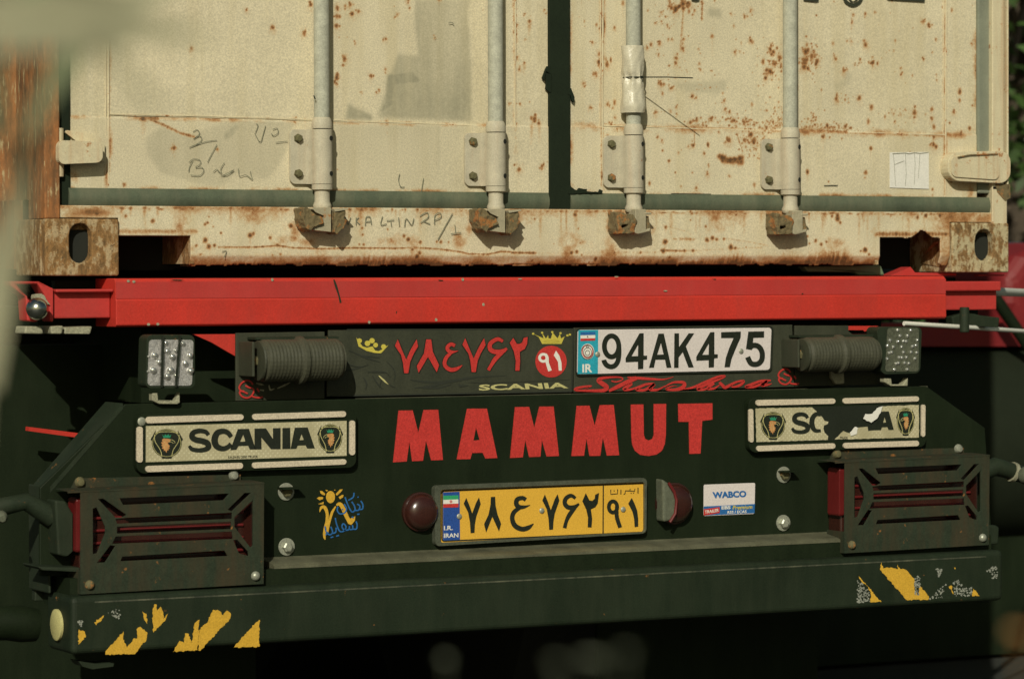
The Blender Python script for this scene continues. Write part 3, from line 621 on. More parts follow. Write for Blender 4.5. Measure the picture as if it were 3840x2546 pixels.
# --- sill
zs0 = P(*D_(1182, 612), YS)[1]; xs0 = .03; xs1 = P(*D_(2300, 560), YS)[0]
WS = Wear(xs0, xs1, zs0-.004, zg0+.004, .0021)
def wps(t, x, y): return P(*t(x, y), YS)
for t, x, y, r in [(t5, 1405, 465, 22), (t5, 1158, 420, 16), (t5, 1885, 495, 16), (t5, 1910, 480, 16), (t5, 1922, 425, 11), (t5, 1960, 515, 10), (t5, 2030, 575, 14), (t5, 1885, 640, 26), (t5, 1920, 700, 26), (t5, 1970, 690, 18), (t5, 2300, 595, 28), (t5, 2330, 580, 18), (t5, 1845, 770, 14),
    (t5, 1805, 690, 16), (t6, 130, 620, 18), (t6, 320, 510, 26), (t6, 975, 530, 16), (t6, 980, 590, 14), (t6, 1208, 540, 12), (t6, 1360, 602, 20), (t6, 1400, 632, 24), (t6, 1660, 655, 14), (t6, 1700, 657, 18), (t6, 1770, 658, 12), (t6, 950, 678, 12), (t6, 990, 680, 14), (t6, 1510, 660, 20), (t6, 1485, 790, 30), (t6, 1505, 760, 22), (t6, 1440, 725, 20),
    (t6, 195, 685, 20), (t6, 150, 778, 12), (t6, 225, 770, 14), (t7, 210, 445, 14), (t7, 582, 408, 26), (t7, 612, 535, 12), (t7, 625, 665, 12), (t7, 385, 675, 9), (t7, 195, 828, 20), (t7, 545, 755, 24), (t7, 595, 748, 20), (t7, 940, 755, 18), (t7, 775, 815, 26), (t7, 855, 828, 24), (t7, 720, 845, 14), (t7, 1285, 832, 22), (t7, 1310, 752, 12),
    (t7, 1410, 520, 20), (t7, 1405, 655, 30), (t7, 1640, 455, 10), (t7, 1780, 515, 16), (t7, 1262, 528, 16), (t7, 1180, 755, 16), (t7, 1050, 750, 9), (t7, 1450, 800, 20), (t7, 1390, 740, 26), (t7, 1395, 830, 26), (t7, 1660, 738, 18), (t7, 2010, 705, 30), (t7, 2050, 712, 18), (t7, 1790, 638, 26), (t7, 1840, 620, 24), (t7, 1880, 632, 20), (t7, 1945, 628, 16), (t7, 2150, 705, 10), (t7, 2000, 400, 12),
    (t7, 2060, 405, 18), (t7, 1655, 395, 16), (t7, 640, 775, 12), (t8, 640, 440, 34), (t8, 665, 480, 18), (t8, 640, 415, 26), (t8, 590, 420, 18), (t8, 362, 605, 14), (t8, 440, 645, 20), (t8, 380, 670, 14), (t8, 540, 655, 16), (t8, 490, 680, 20), (t8, 895, 730, 30), (t8, 855, 740, 14), (t8, 930, 770, 18), (t8, 1130, 420, 10), (t8, 885, 462, 8), (t8, 1375, 430, 24), (t8, 1450, 415, 26), (t8, 1580, 415, 26)]:
    a, b = wps(t, x, y); rr = r*K*PX; WS.spot(a, b, max(rr, .002), st=min(1, .6+r*.014))
    if r >= 12: WS.drip(a, b, max(rr*.6, .002), rr*6, .3)
# seam-like crack with rust, rusty lower lip, streaks from the gasket
WS.line([wps(t5, 2010, 705), wps(t5, 2350, 705)], .0022, .8); WS.line([wps(t6, 0, 705), wps(t6, 200, 690), wps(t6, 340, 710), wps(t6, 600, 720), wps(t6, 900, 712), wps(t6, 1300, 716), wps(t6, 1450, 708), wps(t6, 1680, 722), wps(t6, 1880, 748), wps(t6, 1960, 768), wps(t6, 2130, 770), wps(t6, 2250, 745), wps(t6, 2352, 748)], .0022, .85)
WS.line([wps(t7, 0, 755), wps(t7, 220, 758)], .003, .9); WS.line([wps(t7, 220, 758), wps(t7, 1340, 750)], .0012, .45, jit=.9); WS.line([wps(t7, 1370, 735), wps(t7, 1600, 738)], .003, .95); WS.line([wps(t7, 1600, 738), wps(t7, 2300, 705)], .0014, .5, jit=.9)
WS.line([wps(t7, 1480, 628), wps(t7, 1680, 632)], .0025, .7, jit=.9); WS.line([wps(t7, 1380, 500), wps(t7, 1600, 560), wps(t7, 1660, 605)], .0013, .4); WS.line([wps(t7, 1940, 622), wps(t7, 2150, 650), wps(t7, 2350, 690)], .0015, .45)
def lip(t, pts, base):
    for (x0, h0), (x1, h1) in zip(pts, pts[1:]):
        n = max(2, int((x1-x0)/14))
        for i in range(n):
            x = x0+(x1-x0)*i/n; h = (h0+(h1-h0)*i/n)*random.uniform(.7, 1.1); a, b = wps(t, x, base); hh = h*K*PX
            WS.spot(a, b, .006, max(hh, .003), random.uniform(.75, 1.1))
lip(t5, [(1850, 20), (2050, 50), (2200, 60), (2352, 50)], 885); lip(t6, [(0, 50), (300, 40), (600, 45), (760, 20), (820, 70), (1000, 85), (1400, 80), (1700, 55), (1930, 15), (2352, 8)], 870)
lip(t7, [(0, 8), (1380, 14), (1560, 24), (1750, 50), (1950, 70), (2100, 95), (2200, 60), (2352, 20)], 860); lip(t8, [(0, 12), (220, 30), (380, 80), (500, 135), (620, 160), (720, 130), (820, 40), (1000, 20)], 858)
for t, lst in ((t5, [(1120, 60, 120), (1200, 40, 100), (1330, 50, 160), (1450, 40, 120), (1650, 60, 90), (1750, 40, 150), (2120, 50, 240), (2230, 30, 100)]), (t6, [(230, 40, 60), (960, 80, 300), (860, 50, 90), (1060, 50, 90), (1480, 40, 110), (1250, 20, 60), (1370, 20, 50)]),
                (t7, [(590, 50, 260), (450, 20, 480), (500, 25, 420), (780, 60, 60), (900, 60, 60), (1000, 30, 60), (1640, 20, 60), (2060, 20, 60)]), (t8, [(380, 30, 140), (520, 80, 160), (640, 50, 120), (1580, 30, 400), (1500, 50, 60)])):
    for x, wd, L in lst:
        a, b = wps(t, x, 345 if t is t5 else 360 if t is t6 else 375 if t is t7 else 400)
        WS.drip(a, b, wd*.5*K*PX, L*K*PX, .55); WS.spot(a, b, wd*.6*K*PX, .004, .8)
x_ = xs0
while x_ < xs1:
    if random.random() < .5: WS.spot(x_, zg0-random.uniform(0, .003), random.uniform(.003, .012), random.uniform(.0015, .004), random.uniform(.4, .8))
    x_ += .012
WS.poly([wps(t7, 410, 380), wps(t7, 460, 380), wps(t7, 470, 840), wps(t7, 420, 840)], .6)
for xa, xb in ((320, 480), (345, 520)):
    pass
for _ in range(46):
    a, b = random.uniform(.2, 2.2), random.uniform(zs0+.02, zg0); r_ = random.uniform(.003, .008); WS.drip(a, zg0-.002, r_, random.uniform(.02, .09), random.uniform(.3, .5))
for x, y, rx, ry in ((360, 560, 60, 90), (470, 660, 90, 40), (350, 620, 60, 40), (1960, 540, 40, 60)): a, b = wps(t6, x, y); WS.spot(a, b, rx*K*PX, ry*K*PX, .55)
for x, y, rx, ry in ((890, 500, 40, 100), (920, 720, 60, 40)): a, b = wps(t7, x, y); WS.spot(a, b, rx*K*PX, ry*K*PX, .5)
a, b = wps(t5, 850, 385); WS.spot(a, b, .05, .012, .8); a, b = wps(t5, 700, 400); WS.spot(a, b, .03, .02, .6); a, b = wps(t8, 1700, 440); WS.spot(a, b, .07, .02, .55); a, b = wps(t8, 2000, 450); WS.spot(a, b, .05, .02, .6)
for x in range(1040, 1800, 30):
    a, b = wps(t5, x, 560); WS.spot(a, b, .008, .006, .55 if x % 60 else .75)
for x in range(1000, 1640, 30):
    a, b = wps(t8, x, 585); WS.spot(a, b, .008, .007, random.uniform(.6, 1.0))
nq = noise2(WS.r.shape, 26, 41); nv = noise2((WS.r.shape[1], WS.r.shape[0]), 14, 42).T
WS.r = np.maximum(WS.r, np.clip(1-(WS.GZ-zs0)/.030, 0, 1)*(nq*1.7-.15)); WS.r = np.maximum(WS.r, np.clip(1-(zg0-WS.GZ)/.022, 0, 1)*(nq*1.3-.30)); WS.r = np.maximum(WS.r, np.clip(nq-.57, 0, 1)*2.0*(WS.GX > 0))
WS.r = np.maximum(WS.r, np.clip(1-np.abs(WS.GX-.10)/.12, 0, 1)*(nq*1.2-.2))
WS.r = np.maximum(WS.r, np.clip(1-np.abs(WS.GX-2.28)/.14, 0, 1)*(nq*1.3-.2))
nS = noise2(WS.r.shape, 60, 8); WS.d = np.clip(np.clip(nS-.5, 0, 1)*.8, 0, 1); nS2 = noise2(WS.r.shape, 9, 9); dsl = noise2(WS.r.shape, 60, 33)
c0 = P(*D_(268, 600), YS)[0]; c1 = P(*D_(440, 600), YS)[0]; c2 = P(*D_(2033, 600), YS)[0]; c3 = P(*D_(2172, 600), YS)[0]; zc = P(*D_(350, 545), YS)[1]; zc2 = P(*D_(2100, 549), YS)[1]
XR_ = 2.438
def keep_sill(X_, Z_):
    j = (nS2[:-1, :-1]-.5)
    k = ~((X_ > c0) & (X_ < c1) & (Z_ < zc)) & ~((X_ > c2) & (X_ < c3) & (Z_ < zc2+j*.006+.018*np.exp(-((X_-P(*t8(1420, 600), YS)[0])/.02)**2)))
    k &= ~((X_ < .1635) & (Z_ < Z0+.1195)) & ~((X_ > XR_-.1665) & (Z_ < Z0+.1225))
    return k & (Z_ > zs0+j*.008)
WS.build('bottom_sill', 'cream', cont, YS, keep=keep_sill, disp=lambda X_, Z_: (dsl-.5)*.005+.010*np.clip((zs0+.02-Z_)/.02, 0, 1), label='rusty cream sill beam under the doors')
# reveals of the two fork openings and the floor structure behind, its shade put in a near-black colour
mb = MB(); mb.box(c1+.001, c1+.010, YS+.006, YS+.16, zs0+.003, zc); mb.box(c0, c1+.01, YS+.006, YS+.10, zc+.0, zc+.006); mb.box(c2-.012, c2-.002, YS+.005, YS+.15, zs0, zc2); mb.box(c2, c3, YS+.006, YS+.1, zc2+.02, zc2+.026)
mb.build('opening_reveal', 'cast', cont, split=True)
a0 = P3(*t5(1758, 602), YS+.03); a1 = P3(*t5(1790, 880), YS+.03); a2 = P3(*t5(1650, 880), YS+.14); a3 = P3(*t5(1648, 830), YS+.14)
mb = MB(); mb.add([a0, a1, a2, a3], [(0, 1, 2, 3)]); q = [P3(*t8(1520, 660), YS+.04), P3(*t8(1600, 640), YS+.03), P3(*t8(1605, 890), YS+.03), P3(*t8(1400, 850), YS+.12), P3(*t8(1410, 800), YS+.12)]
mb.add(q, [(0, 1, 2, 3, 4)]); mb.build('gusset', 'cast', cont, split=True)
MB().box(.02, 2.42, .18, 12.1, Z0+.015, Z0+.16).build('floor_frame', 'hole', cont)
MB().box(c0-.01, c1+.03, YS+.165, YS+.17, zs0-.01, zc+.02).box(c2-.02, c3+.02, YS+.165, YS+.17, zs0-.01, zc2+.04).build('opening_back', 'hole', cont, split=True)  # dark sheets standing for the shade inside the openings
# --- frame: posts, side walls, roof, header
XR = 2.438
mb = MB(); mb.zprism([(0, 0), (xl0-.026, 0), (xl0-.026, .012), (xl0-.022, .045), (.02, .05), (.02, .10), (0, .10)], Z0+.118, CT-.118); lpost = mb.build('corner_post', 'post', cont, bevel=.003, label='rust streaked left corner post')
xp = P(*D_(2292, 200), .0)[0]; xq = P(*D_(2319, 200), 0)[0]; xr = P(*D_(2325, 200), 0)[0]
mb = MB(); mb.zprism([(xp, 0), (xq, 0), (xq, .02), (xr, .02), (xr, -.002), (XR, -.002), (XR, .1), (xp+.01, .1), (xp, .04)], Z0+.20, CT-.118); mb.zprism([(xp, 0), (XR-.004, 0), (XR-.004, .1), (xp+.01, .1)], Z0+.118, Z0+.21); mb.build('corner_post', 'creamp', cont, bevel=.002, label='cream right corner post with a rusty groove')
MB().box(xq+.0005, xr-.0005, .016, .0195, Z0+.21, CT-.118).build('groove', 'rust', cont)
def stadium(cx, cz, w_, h, n=8):
    r = w_/2; return [(cx+r*math.cos(math.pi*i/n), cz+h/2-r+r*math.sin(math.pi*i/n)) for i in range(n+1)]+[(cx-r*math.cos(math.pi*i/n), cz-h/2+r-r*math.sin(math.pi*i/n)) for i in range(n+1)]
def casting(x0, x1, hx, hz, hw, hh, z0, lab, cm='cast'):
    mb = MB(); mb.wprism([(x0, z0), (x1, z0), (x1, z0+.118), (x0, z0+.118)], -.002, .026, [stadium(hx, hz, hw, hh)])
    for s0, s1 in ((x0, x0+.022), (x1-.022, x1)): mb.box(s0, s1, .0245, .178, z0, z0+.118)
    mb.box(x0+.0225, x1-.0225, .0245, .178, z0+.095, z0+.118); mb.box(x0+.0225, x1-.0225, .0245, .178, z0, z0+.02)
    o = mb.build('corner_casting', cm, cont, bevel=.004, seg=3, label=lab)
    MB().box(x0+.0226, x1-.0226, .0248, .17, z0+.0205, z0+.0945).build('cavity', 'hole', o); return o  # near-black fill of the grimy hollow, its shade put in the colour
hx, hz = P(*t5(738, 668), 0); casting(0, .162, hx, hz, .049, .083, Z0, 'rust eaten left corner casting with an oval hole')
hx, hz = P(*t8(1985, 685), 0); casting(XR-.165, XR, hx, hz+.0, .054, .076, Z0+.003, 'rusty cream right corner casting with an oval hole', 'cast2')
def corrug(x, sgn):
    pts = []; y = .10
    while y < 12.0: pts += [(x, y), (x, y+.07), (x+sgn*.036, y+.138), (x+sgn*.036, y+.208)]; y += .276
    mb = MB(); n = len(pts); vs = [(a, b, z) for z in (Z0+.16, CT-.06) for a, b in pts]
    mb.add(vs, [(i, i+1, n+i+1, n+i) for i in range(n-1)]); return mb
corrug(.012, 1).build('side_wall', 'post', cont, label='rusty corrugated side wall'); corrug(XR-.012, -1).build('side_wall', 'creamp', cont)
mb = MB(); mb.box(0, XR, .1, 12.19, CT-.06, CT); mb.box(0, XR, 0, .1, CT-.118, CT); mb.build('roof', 'creamp', cont)
mb = MB(); mb.box(0.0, .06, .19, 12.1, Z0+.015, Z0+.16); mb.build('side_rail', 'post', cont); MB().box(0.02, XR-.02, 12.15, 12.19, Z0+.1, CT-.06).build('front_wall', 'creamp', cont)
# --- hinges
mb = MB(); mb.prism(rrect(mp(t1, [(540, 1290), (945, 1300), (945, 1495), (540, 1512)]), .3), -.018, .030)
h1 = mb.build('hinge', 'creamp', cont, bevel=.004, seg=3)
MB().prism(rrect(mp(t1, [(600, 1195), (900, 1245), (962, 1320), (962, 1500), (600, 1540)]), .25), .010, .012).build('hinge_plate', 'creamp', h1, bevel=.003)
hp = P3(*t1(556, 1400), .0); MB().tube([(hp.x, .012, hp.z-.050), (hp.x, .012, hp.z+.050)], .011, 14).build('hinge_pin', 'creamp', h1, smooth=True)
mb = MB(); mb.prism(rrect(mp(t4, [(1655, 1400), (2232, 1385), (2228, 1690), (1655, 1660)]), .35), -.012, .034)
h2 = mb.build('hinge', 'creamp', cont, bevel=.006, seg=3)
MB().prism(rrect(mp(t4, [(1680, 1440), (2140, 1425), (2120, 1655), (1690, 1625)]), .2), -.016, .006).build('hinge_plate', 'creamp', h2, bevel=.003)
mb = MB(); mb.prism(mp(t8, [(2090, 125), (2225, 125), (2228, 250), (2180, 280), (2110, 200)]), -.002, .02); mb.tube([P3(*t4(1745, 1448), -.018), P3(*t4(1850, 1428), -.018), P3(*t4(2110, 1418), -.017)], .0022, 6); mb.build('hinge_pin', 'rust', h2, split=True)
# --- locking bars
YR = -.008; RX = [P(*D_(743, 200), YR)[0], P(*D_(1144.5, 200), YR)[0], P(*D_(1463, 200), YR)[0], P(*D_(1825, 200), YR)[0]]
zB = P(*D_(743, 425), -.02)[1]; zT = P(*D_(743, 298), -.02)[1]; YR = -.008
def locking_bar(x, variant):
    rod = MB().tube([(x, YR, zT+.004), (x, YR, CT-.1)], .0168, 24).build('locking_bar', 'galv', cont, smooth=True)
    MB().lathe((x, YR, zT+.001), (0, 0, 1), [(0, .022), (.010, .0225), (.020, .020), (.024, .0172)], 24).build('sleeve', 'bracket', rod, smooth=True)
    # bracket: bolted foot plate and the half shell round the bar
    n = 12; arc = [(x-.0225*math.cos(math.pi*i/n), YR-.0225*math.sin(math.pi*i/n)) for i in range(n+1)]
    sh = [(x-.030, YD-.008), (x-.0235, YR+.012)]+arc+[(x+.0235, YD-.005), (x+.0195, YD-.005)]+[(x+.0185*math.cos(math.pi*i/n), YR-.0185*math.sin(math.pi*i/n)) for i in range(n+1)]+[(x-.0195, YR+.014), (x-.028, YD-.003)]
    MB().zprism(sh, zB, zT-.001).build('bracket_shell', 'bracket', rod, smooth=True)
    q = [(x-.066, zB), (x-.025, zB), (x-.025, zT-.001), (x-.066, zT-.001)]; r = .012; pl = []
    for cx, cz, a0_ in ((x-.066+r, zB+r, 180), (None,)*3, (None,)*3, (x-.066+r, zT-.001-r, 90)):
        if cx is None: continue
        pl.append([(cx+r*math.cos(R(a0_+i*18)), cz+r*math.sin(R(a0_+i*18))) for i in range(6)])
    out = pl[0]+[(x-.025, zB), (x-.025, zT-.001)]+pl[1]
    MB().wprism(out, YD-.0115, .007).build('bracket_plate', 'bracket', rod, bevel=.0015)
    for zz in (zB+.022, zT-.020):
        b_ = MB().lathe((x-.048, YD-.0118, zz), (0, -1, 0), [(0, .010), (.002, .010), (.002, .0088), (.008, .0086), (.010, .006)], 6, random.random()).build('bolt', 'boltrust', rod)
        MB().lathe((x+.0130, YR-.0182, zz), (.55, -1, 0), [(-.002, .0056), (.0012, .0054), (.0013, .0050)], 14).build('rivet_hole', 'hole', rod)  # hole drawn as a dark disc that stands for its shade
    # collar and flared foot
    MB().lathe((x, YR, zB-.001), (0, 0, -1), [(0, .0225), (.011, .0225), (.0125, .0185), (.013, .0165), (.036, .0165), (.044, .020), (.051, .0195), (.055, .016)], 24).build('collar', 'bracket', rod, smooth=True)
    zc_ = zB-.055
    # cam end
    if variant == 0:
        mb = MB(); mb.wprism([(x-.010, zc_+.004), (x+.006, zc_+.004), (x+.006, zc_-.048), (x-.036, zc_-.044), (x-.034, zc_-.036), (x-.012, zc_-.030), (x-.010, zc_-.014), (x-.030, zc_-.006), (x-.036, zc_-.000), (x-.034, zc_+.003)], YR-.032, .032)
        mb.build('cam', 'camsteel', rod, bevel=.002)
        mb = MB(); mb.wprism(jag([(x-.062, zc_+.003), (x-.052, zc_+.005), (x-.036, zc_-.010), (x-.018, zc_-.016), (x-.014, zc_-.030), (x-.038, zc_-.038), (x-.044, zc_-.048), (x-.056, zc_-.040), (x-.062, zc_-.020)], .0012, .008, 2), YR-.040, .050)
        rough(mb.build('keeper', 'rust', rod))
        mb = MB(); mb.wprism(jag([(x+.012, zc_-.002), (x+.036, zc_+.000), (x+.040, zc_-.012), (x+.034, zc_-.018), (x+.044, zc_-.024), (x+.034, zc_-.040), (x+.018, zc_-.054), (x+.012, zc_-.048)], .0012, .008, 5), YR-.036, .046)
        rough(mb.build('keeper', 'rust', rod))
        MB().wprism([(x+.010, zc_+.001), (x+.042, zc_+.003), (x+.044, zc_+.000), (x+.012, zc_-.005)], YR-.040, .04).build('cam_lip', 'camsteel', rod, bevel=.001)
    else:
        mb = MB(); mb.wprism([(x-.014, zc_+.006), (x+.014, zc_+.006), (x+.014, zc_-.040), (x+.026, zc_-.036), (x+.024, zc_-.044), (x-.006, zc_-.050), (x-.016, zc_-.048)], YR-.032, .032)
        mb.box(x+.008, x+.028, YR-.033, YR+.008, zc_-.006, zc_-.001); mb.build('cam', 'camsteel', rod, bevel=.002)
        mb = MB(); mb.wprism(jag([(x-.062, zc_-.000), (x-.050, zc_-.002), (x-.022, zc_-.006), (x-.012, zc_-.020), (x-.017, zc_-.046), (x-.034, zc_-.050), (x-.058, zc_-.050), (x-.062, zc_-.030)], .0012, .008, 7), YR-.036, .046, [[(x-.052, zc_-.030), (x-.034, zc_-.028), (x-.034, zc_-.034), (x-.050, zc_-.040)]])
        rough(mb.build('keeper', 'rust', rod))
        MB().wprism(jag([(x+.016, zc_-.008), (x+.026, zc_-.010), (x+.032, zc_-.040), (x+.024, zc_-.046), (x+.016, zc_-.036)], .001, .008, 8), YR-.022, .032).build('keeper', 'rust', rod)
        MB().wprism([(x-.052, zc_-.031), (x-.034, zc_-.029), (x-.034, zc_-.035), (x-.050, zc_-.041)], YR-.010, .004).build('slot', 'hole', rod)
    return rod
for i, x in enumerate(RX): locking_bar(x, 0 if i < 2 else 1)

# --- plastic sleeve tied round the third bar (a thing of its own)
x3 = RX[2]; zt = P(*t3(1110, 425), YR)[1]; zm = P(*t3(1110, 716), YR)[1]; ze = P(*t3(1110, 1040), YR)[1]
sl_ = empty('plastic_sleeve', (x3, YR, ze), 'crumpled clear plastic wrapped round a locking bar and pinched by a thin black cable tie', 'plastic wrap')
mb = MB(); n = 40; prof = []
zs_ = np.linspace(zt, ze, 46); vs = []; fs = []
for i, z in enumerate(zs_):
    pin = math.exp(-((z-zm)/.010)**2); fl = .004*math.exp(-((z-ze-.015)/.02)**2)
    for j in range(n):
        a_ = 2*math.pi*j/n; wr = .0011*math.sin(3*a_+z*70+1)+.0008*abs(math.sin(4*a_-z*90+1))+.0005*math.sin(7*a_+z*40)+.0016*math.exp(-abs(z-zm)/.02)*math.sin(8*a_)
        rr = .0225+wr*(1+1.2*pin)+fl-.004*pin + (.003*max(0, math.cos(a_-math.pi)) if z < zm else .004*max(0, math.cos(a_-math.pi)))
        vs.append((x3+rr*math.cos(a_), YR+rr*math.sin(a_), z))
for i in range(45):
    for j in range(n): fs.append((i*n+j, i*n+(j+1) % n, (i+1)*n+(j+1) % n, (i+1)*n+j))
mb.add(vs, fs); mb.build('sleeve', 'plastic', sl_, smooth=True)
mb = MB(); mb.tube([(x3+.0232*math.cos(2*math.pi*i/20), YR+.0232*math.sin(2*math.pi*i/20), zm) for i in range(21)], .0014, 6)
tip = P3(*t3(1660, 719), -.15); st_ = Vector((x3+.006, YR-.022, zm)); mb.tube([st_, st_.lerp(tip, .5)+Vector((0, 0, .001)), tip], .0013, 6); mb.box(x3+.003, x3+.009, YR-.026, YR-.020, zm-.003, zm+.003)
mb.build('cable_tie', 'ink', sl_, label='black cable tie with a long loose tail')

# ================================================================== TRAILER
tr = empty('semi_trailer', (1.2, .3, 0), 'red and black flatbed trailer with a broad lettered rear bumper, lamps and number plates', 'trailer')
YB = -.045       # red beam face
def Xw(d, Y): return P(*D_(*d), Y)[0]
def Zw(d, Y): return P(*D_(*d), Y)[1]
zt0 = Zw((1200, 640.5), YB); zt1 = Zw((1200, 746), YB); zmid = Zw((1700, 686), YB-.001)
xa, xb = Xw((268, 700), YB), Xw((2186, 690), YB)
# folded plate: upper web a little set back, lower web proud
prof = [(YB+.010, zt0), (YB+.003, zt0-.006), (YB+.0025, zmid+.004), (YB, zmid), (YB, zt1+.004), (YB+.006, zt1), (YB+.12, zt1), (YB+.12, zt0)]
MB().xprism(prof, xa, xb).build('rear_beam', 'red', tr, bevel=.002)
# upper web in a duller red, as a skin
MB().box(xa+.001, xb-.001, YB+.0012, YB+.004, zmid+.0045, zt0-.007).build('beam_web', 'reddull', tr)
mb = MB()
for s_ in ([(715, 1000), (735, 1060), (760, 1140), (778, 1215)],): mb.stroke(mp(t6, s_), [5, 9, 6, 8], YB, smooth=5)
mb.decal(mp(t6, [(1675, 1003), (1720, 1006), (1715, 1014), (1680, 1012)]), YB); mb.decal(mp(t6, [(1290, 1290), (1298, 1292), (1292, 1315), (1286, 1312)]), YB)
mb.decal(mp(t5, [(1560, 1008), (1600, 1000), (1690, 1002), (1660, 1012)]), YB); mb.decal(mp(t7, [(1830, 995), (1878, 995), (1870, 1004)]), YB); mb.decal(mp(t8, [(310, 1128), (322, 1125), (325, 1134), (312, 1136)]), YB)
mb.build('paint_chip', 'blackm', tr, split=True)
mb = MB()
for (x, y) in ((1365, 1412), (1450, 1410), (1230, 1020), (1180, 1015)): mb.ell(*t5(x, y), 6, 5, YB, 9)
for (x, y) in ((2090, 1230), (1655, 1370), (1040, 1392), (150, 1002), (1900, 1000)): mb.ell(*t6(x, y), 5, 6, YB, 8)
for (x, y) in ((75, 995), (960, 975), (1410, 1105)): mb.ell(*t7(x, y), 8, 2.5, YB, 8)
mb.build('primer_spot', 'ptag', tr, split=True)
# beam ends, lower and set back
e0, e1 = Xw((122, 700), YB+.03), xa-.001
MB().xprism([(YB+.03, Zw((200, 675), YB+.03)), (YB+.03, Zw((200, 735), YB+.03)), (YB+.12, Zw((200, 735), YB+.03)), (YB+.12, Zw((200, 668), YB)), (YB+.01, Zw((200, 668), YB)), (YB+.01, Zw((200, 675), YB+.03))], e0, e1).build('beam_end', 'reddull', tr, bevel=.003)
e2, e3 = xb+.001, Xw((2302, 690), YB+.03)
MB().xprism([(YB+.03, Zw((2240, 672), YB+.03)), (YB+.03, Zw((2240, 716), YB+.03)), (YB+.12, Zw((2240, 716), YB+.03)), (YB+.12, Zw((2240, 650), YB)), (YB+.012, Zw((2240, 650), YB)), (YB+.012, Zw((2240, 672), YB+.03))], e2, e3).build('beam_end', 'reddull', tr, bevel=.003)
mb = MB(); mb.prism(mp(t5, [(95, 1015), (360, 1020), (470, 1075), (490, 1080), (490, 1390), (460, 1385), (450, 1230), (400, 1130), (345, 1040), (150, 1045), (320, 1230), (390, 1250), (395, 1350), (330, 1390), (250, 1380), (235, 1160), (100, 1060)]), YB+.02, .05)
mb.build('end_bracket', 'reddull', tr, bevel=.003, label='torn red end bracket')
MB().prism(jag(mp(t5, [(320, 1140), (380, 1130), (410, 1150), (460, 1230), (400, 1230), (350, 1200), (318, 1195)]), 2, 10, 9), YB+.015, .02).build('bracket_tab', 'ptag', tr)
c_ = P3(*t5(342, 1270), YB-.01); MB().lathe(c_, (0, -1, 0), [(.023*math.sin(R(a)), .023*math.cos(R(a))) for a in range(-90, 91, 12)], 24).build('ball_stud', 'chrome', tr, smooth=True)
mb = MB(); mb.prism(mp(t5, [(235, 1430), (380, 1430), (395, 1470), (400, 1500), (225, 1498)]), YB+.01, .06); mb.prism(mp(t5, [(465, 1430), (585, 1425), (570, 1500), (470, 1500)]), YB, .06); mb.prism(mp(t5, [(590, 1440), (850, 1430), (830, 1502), (590, 1500)]), YB+.01, .06)
mb.build('steel_clamp', 'ptag', tr, split=True, bevel=.003)
mb = MB(); mb.prism(mp(t8, [(1690, 1340), (1790, 1310), (1900, 1315), (1960, 1330), (2130, 1350), (2120, 1440), (1700, 1420)]), YB+.03, .06); c_ = P3(*t8(1805, 1370), YB); mb.tube([c_+Vector((0, 0, .03)), c_-Vector((0, 0, .03))], .012, 10); mb.build('steel_clamp', 'blackm', tr, split=True, bevel=.003)
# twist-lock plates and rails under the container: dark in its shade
mb = MB(); mb.box(.02, 2.42, .10, 12.2, 1.14, 1.185); mb.box(.25, 2.0, .1001, 12, .98, 1.139); mb.box(.05, 2.34, YB+.125, .0999, 1.14, zt0-.004); mb.build('chassis_frame', 'black', tr, split=True); MB().box(.03, 2.41, .5, .6, 1.1, Z0+.014).build('gap_blocker', 'black', tr)  # last box is an added wall that blocks the gap to keep it dark
mb = MB(); mb.prism(mp(t8, [(330, 880), (820, 870), (1040, 868), (1075, 962), (840, 962), (800, 935), (370, 930)]), .07, .03); tag(mb.build('folded_tarpaulin', 'tarp', None, bevel=.004), 'strip of pale green tarpaulin in the gap between the container floor and red beam', 'tarpaulin')
mb = MB(); mb.prism(mp(t8, [(1120, 965), (1310, 885), (1350, 935), (1730, 945), (1730, 965)]), .05, .04); mb.prism(mp(t8, [(1935, 955), (2170, 955), (2170, 968), (1935, 968)]), .05, .02); mb.build('lock_plate', 'reddull', tr, split=True)
# --- sign strip under the beam
YN = -.06
def stripq(x0, x1, top, bot): return [(x0, top[0]), (x1, top[1]), (x1, bot[1]), (x0, bot[0])]
MB().prism(mp(D_, [(545, 769), (750, 766), (750, 921), (545, 926)]), YN, .006).build('sign_board', 'board', tr, bevel=.001, label='worn left board with a peeled red sticker')
lb = MB().prism(mp(cNum, [(-180, 22), (2286, 10), (2270, 640), (-200, 690)]), YN-.002, .006).build('sign_board', 'board', tr, bevel=.001, label='green grey board with red Persian numerals and two crowns')
rb = MB().prism(mp(D_, [(1326, 757), (1830, 750), (1835, 893), (1326, 906)]), YN-.001, .006).build('sign_board', 'board', tr, bevel=.001, label='board under the white plate with red script')
MB().prism(mp(D_, [(1836, 752), (1960, 752), (1960, 765), (2045, 830), (2045, 888), (1836, 893)]), YN, .006).build('sign_board', 'board', tr, bevel=.001, label='right board behind a ribbed roller')
zl = P(*D_(1180, 911), YN-.003)[1]; MB().box(Xw((820, 920), YN), Xw((2140, 890), YN), YN-.004, YN+.0, zl-.0035, zl-.001).build('trim_line', 'ledge', tr)
mb = MB(); mb.stroke(mp(cNum, [(0, 18), (1100, 14), (2286, 12)]), 5, YN-.002); mb.stroke(mp(cNum, [(2284, 10), (2268, 640)]), 6, YN-.002); mb.stroke(mp(cNum, [(-100, 684), (1100, 660), (2268, 638)]), 6, YN-.002)
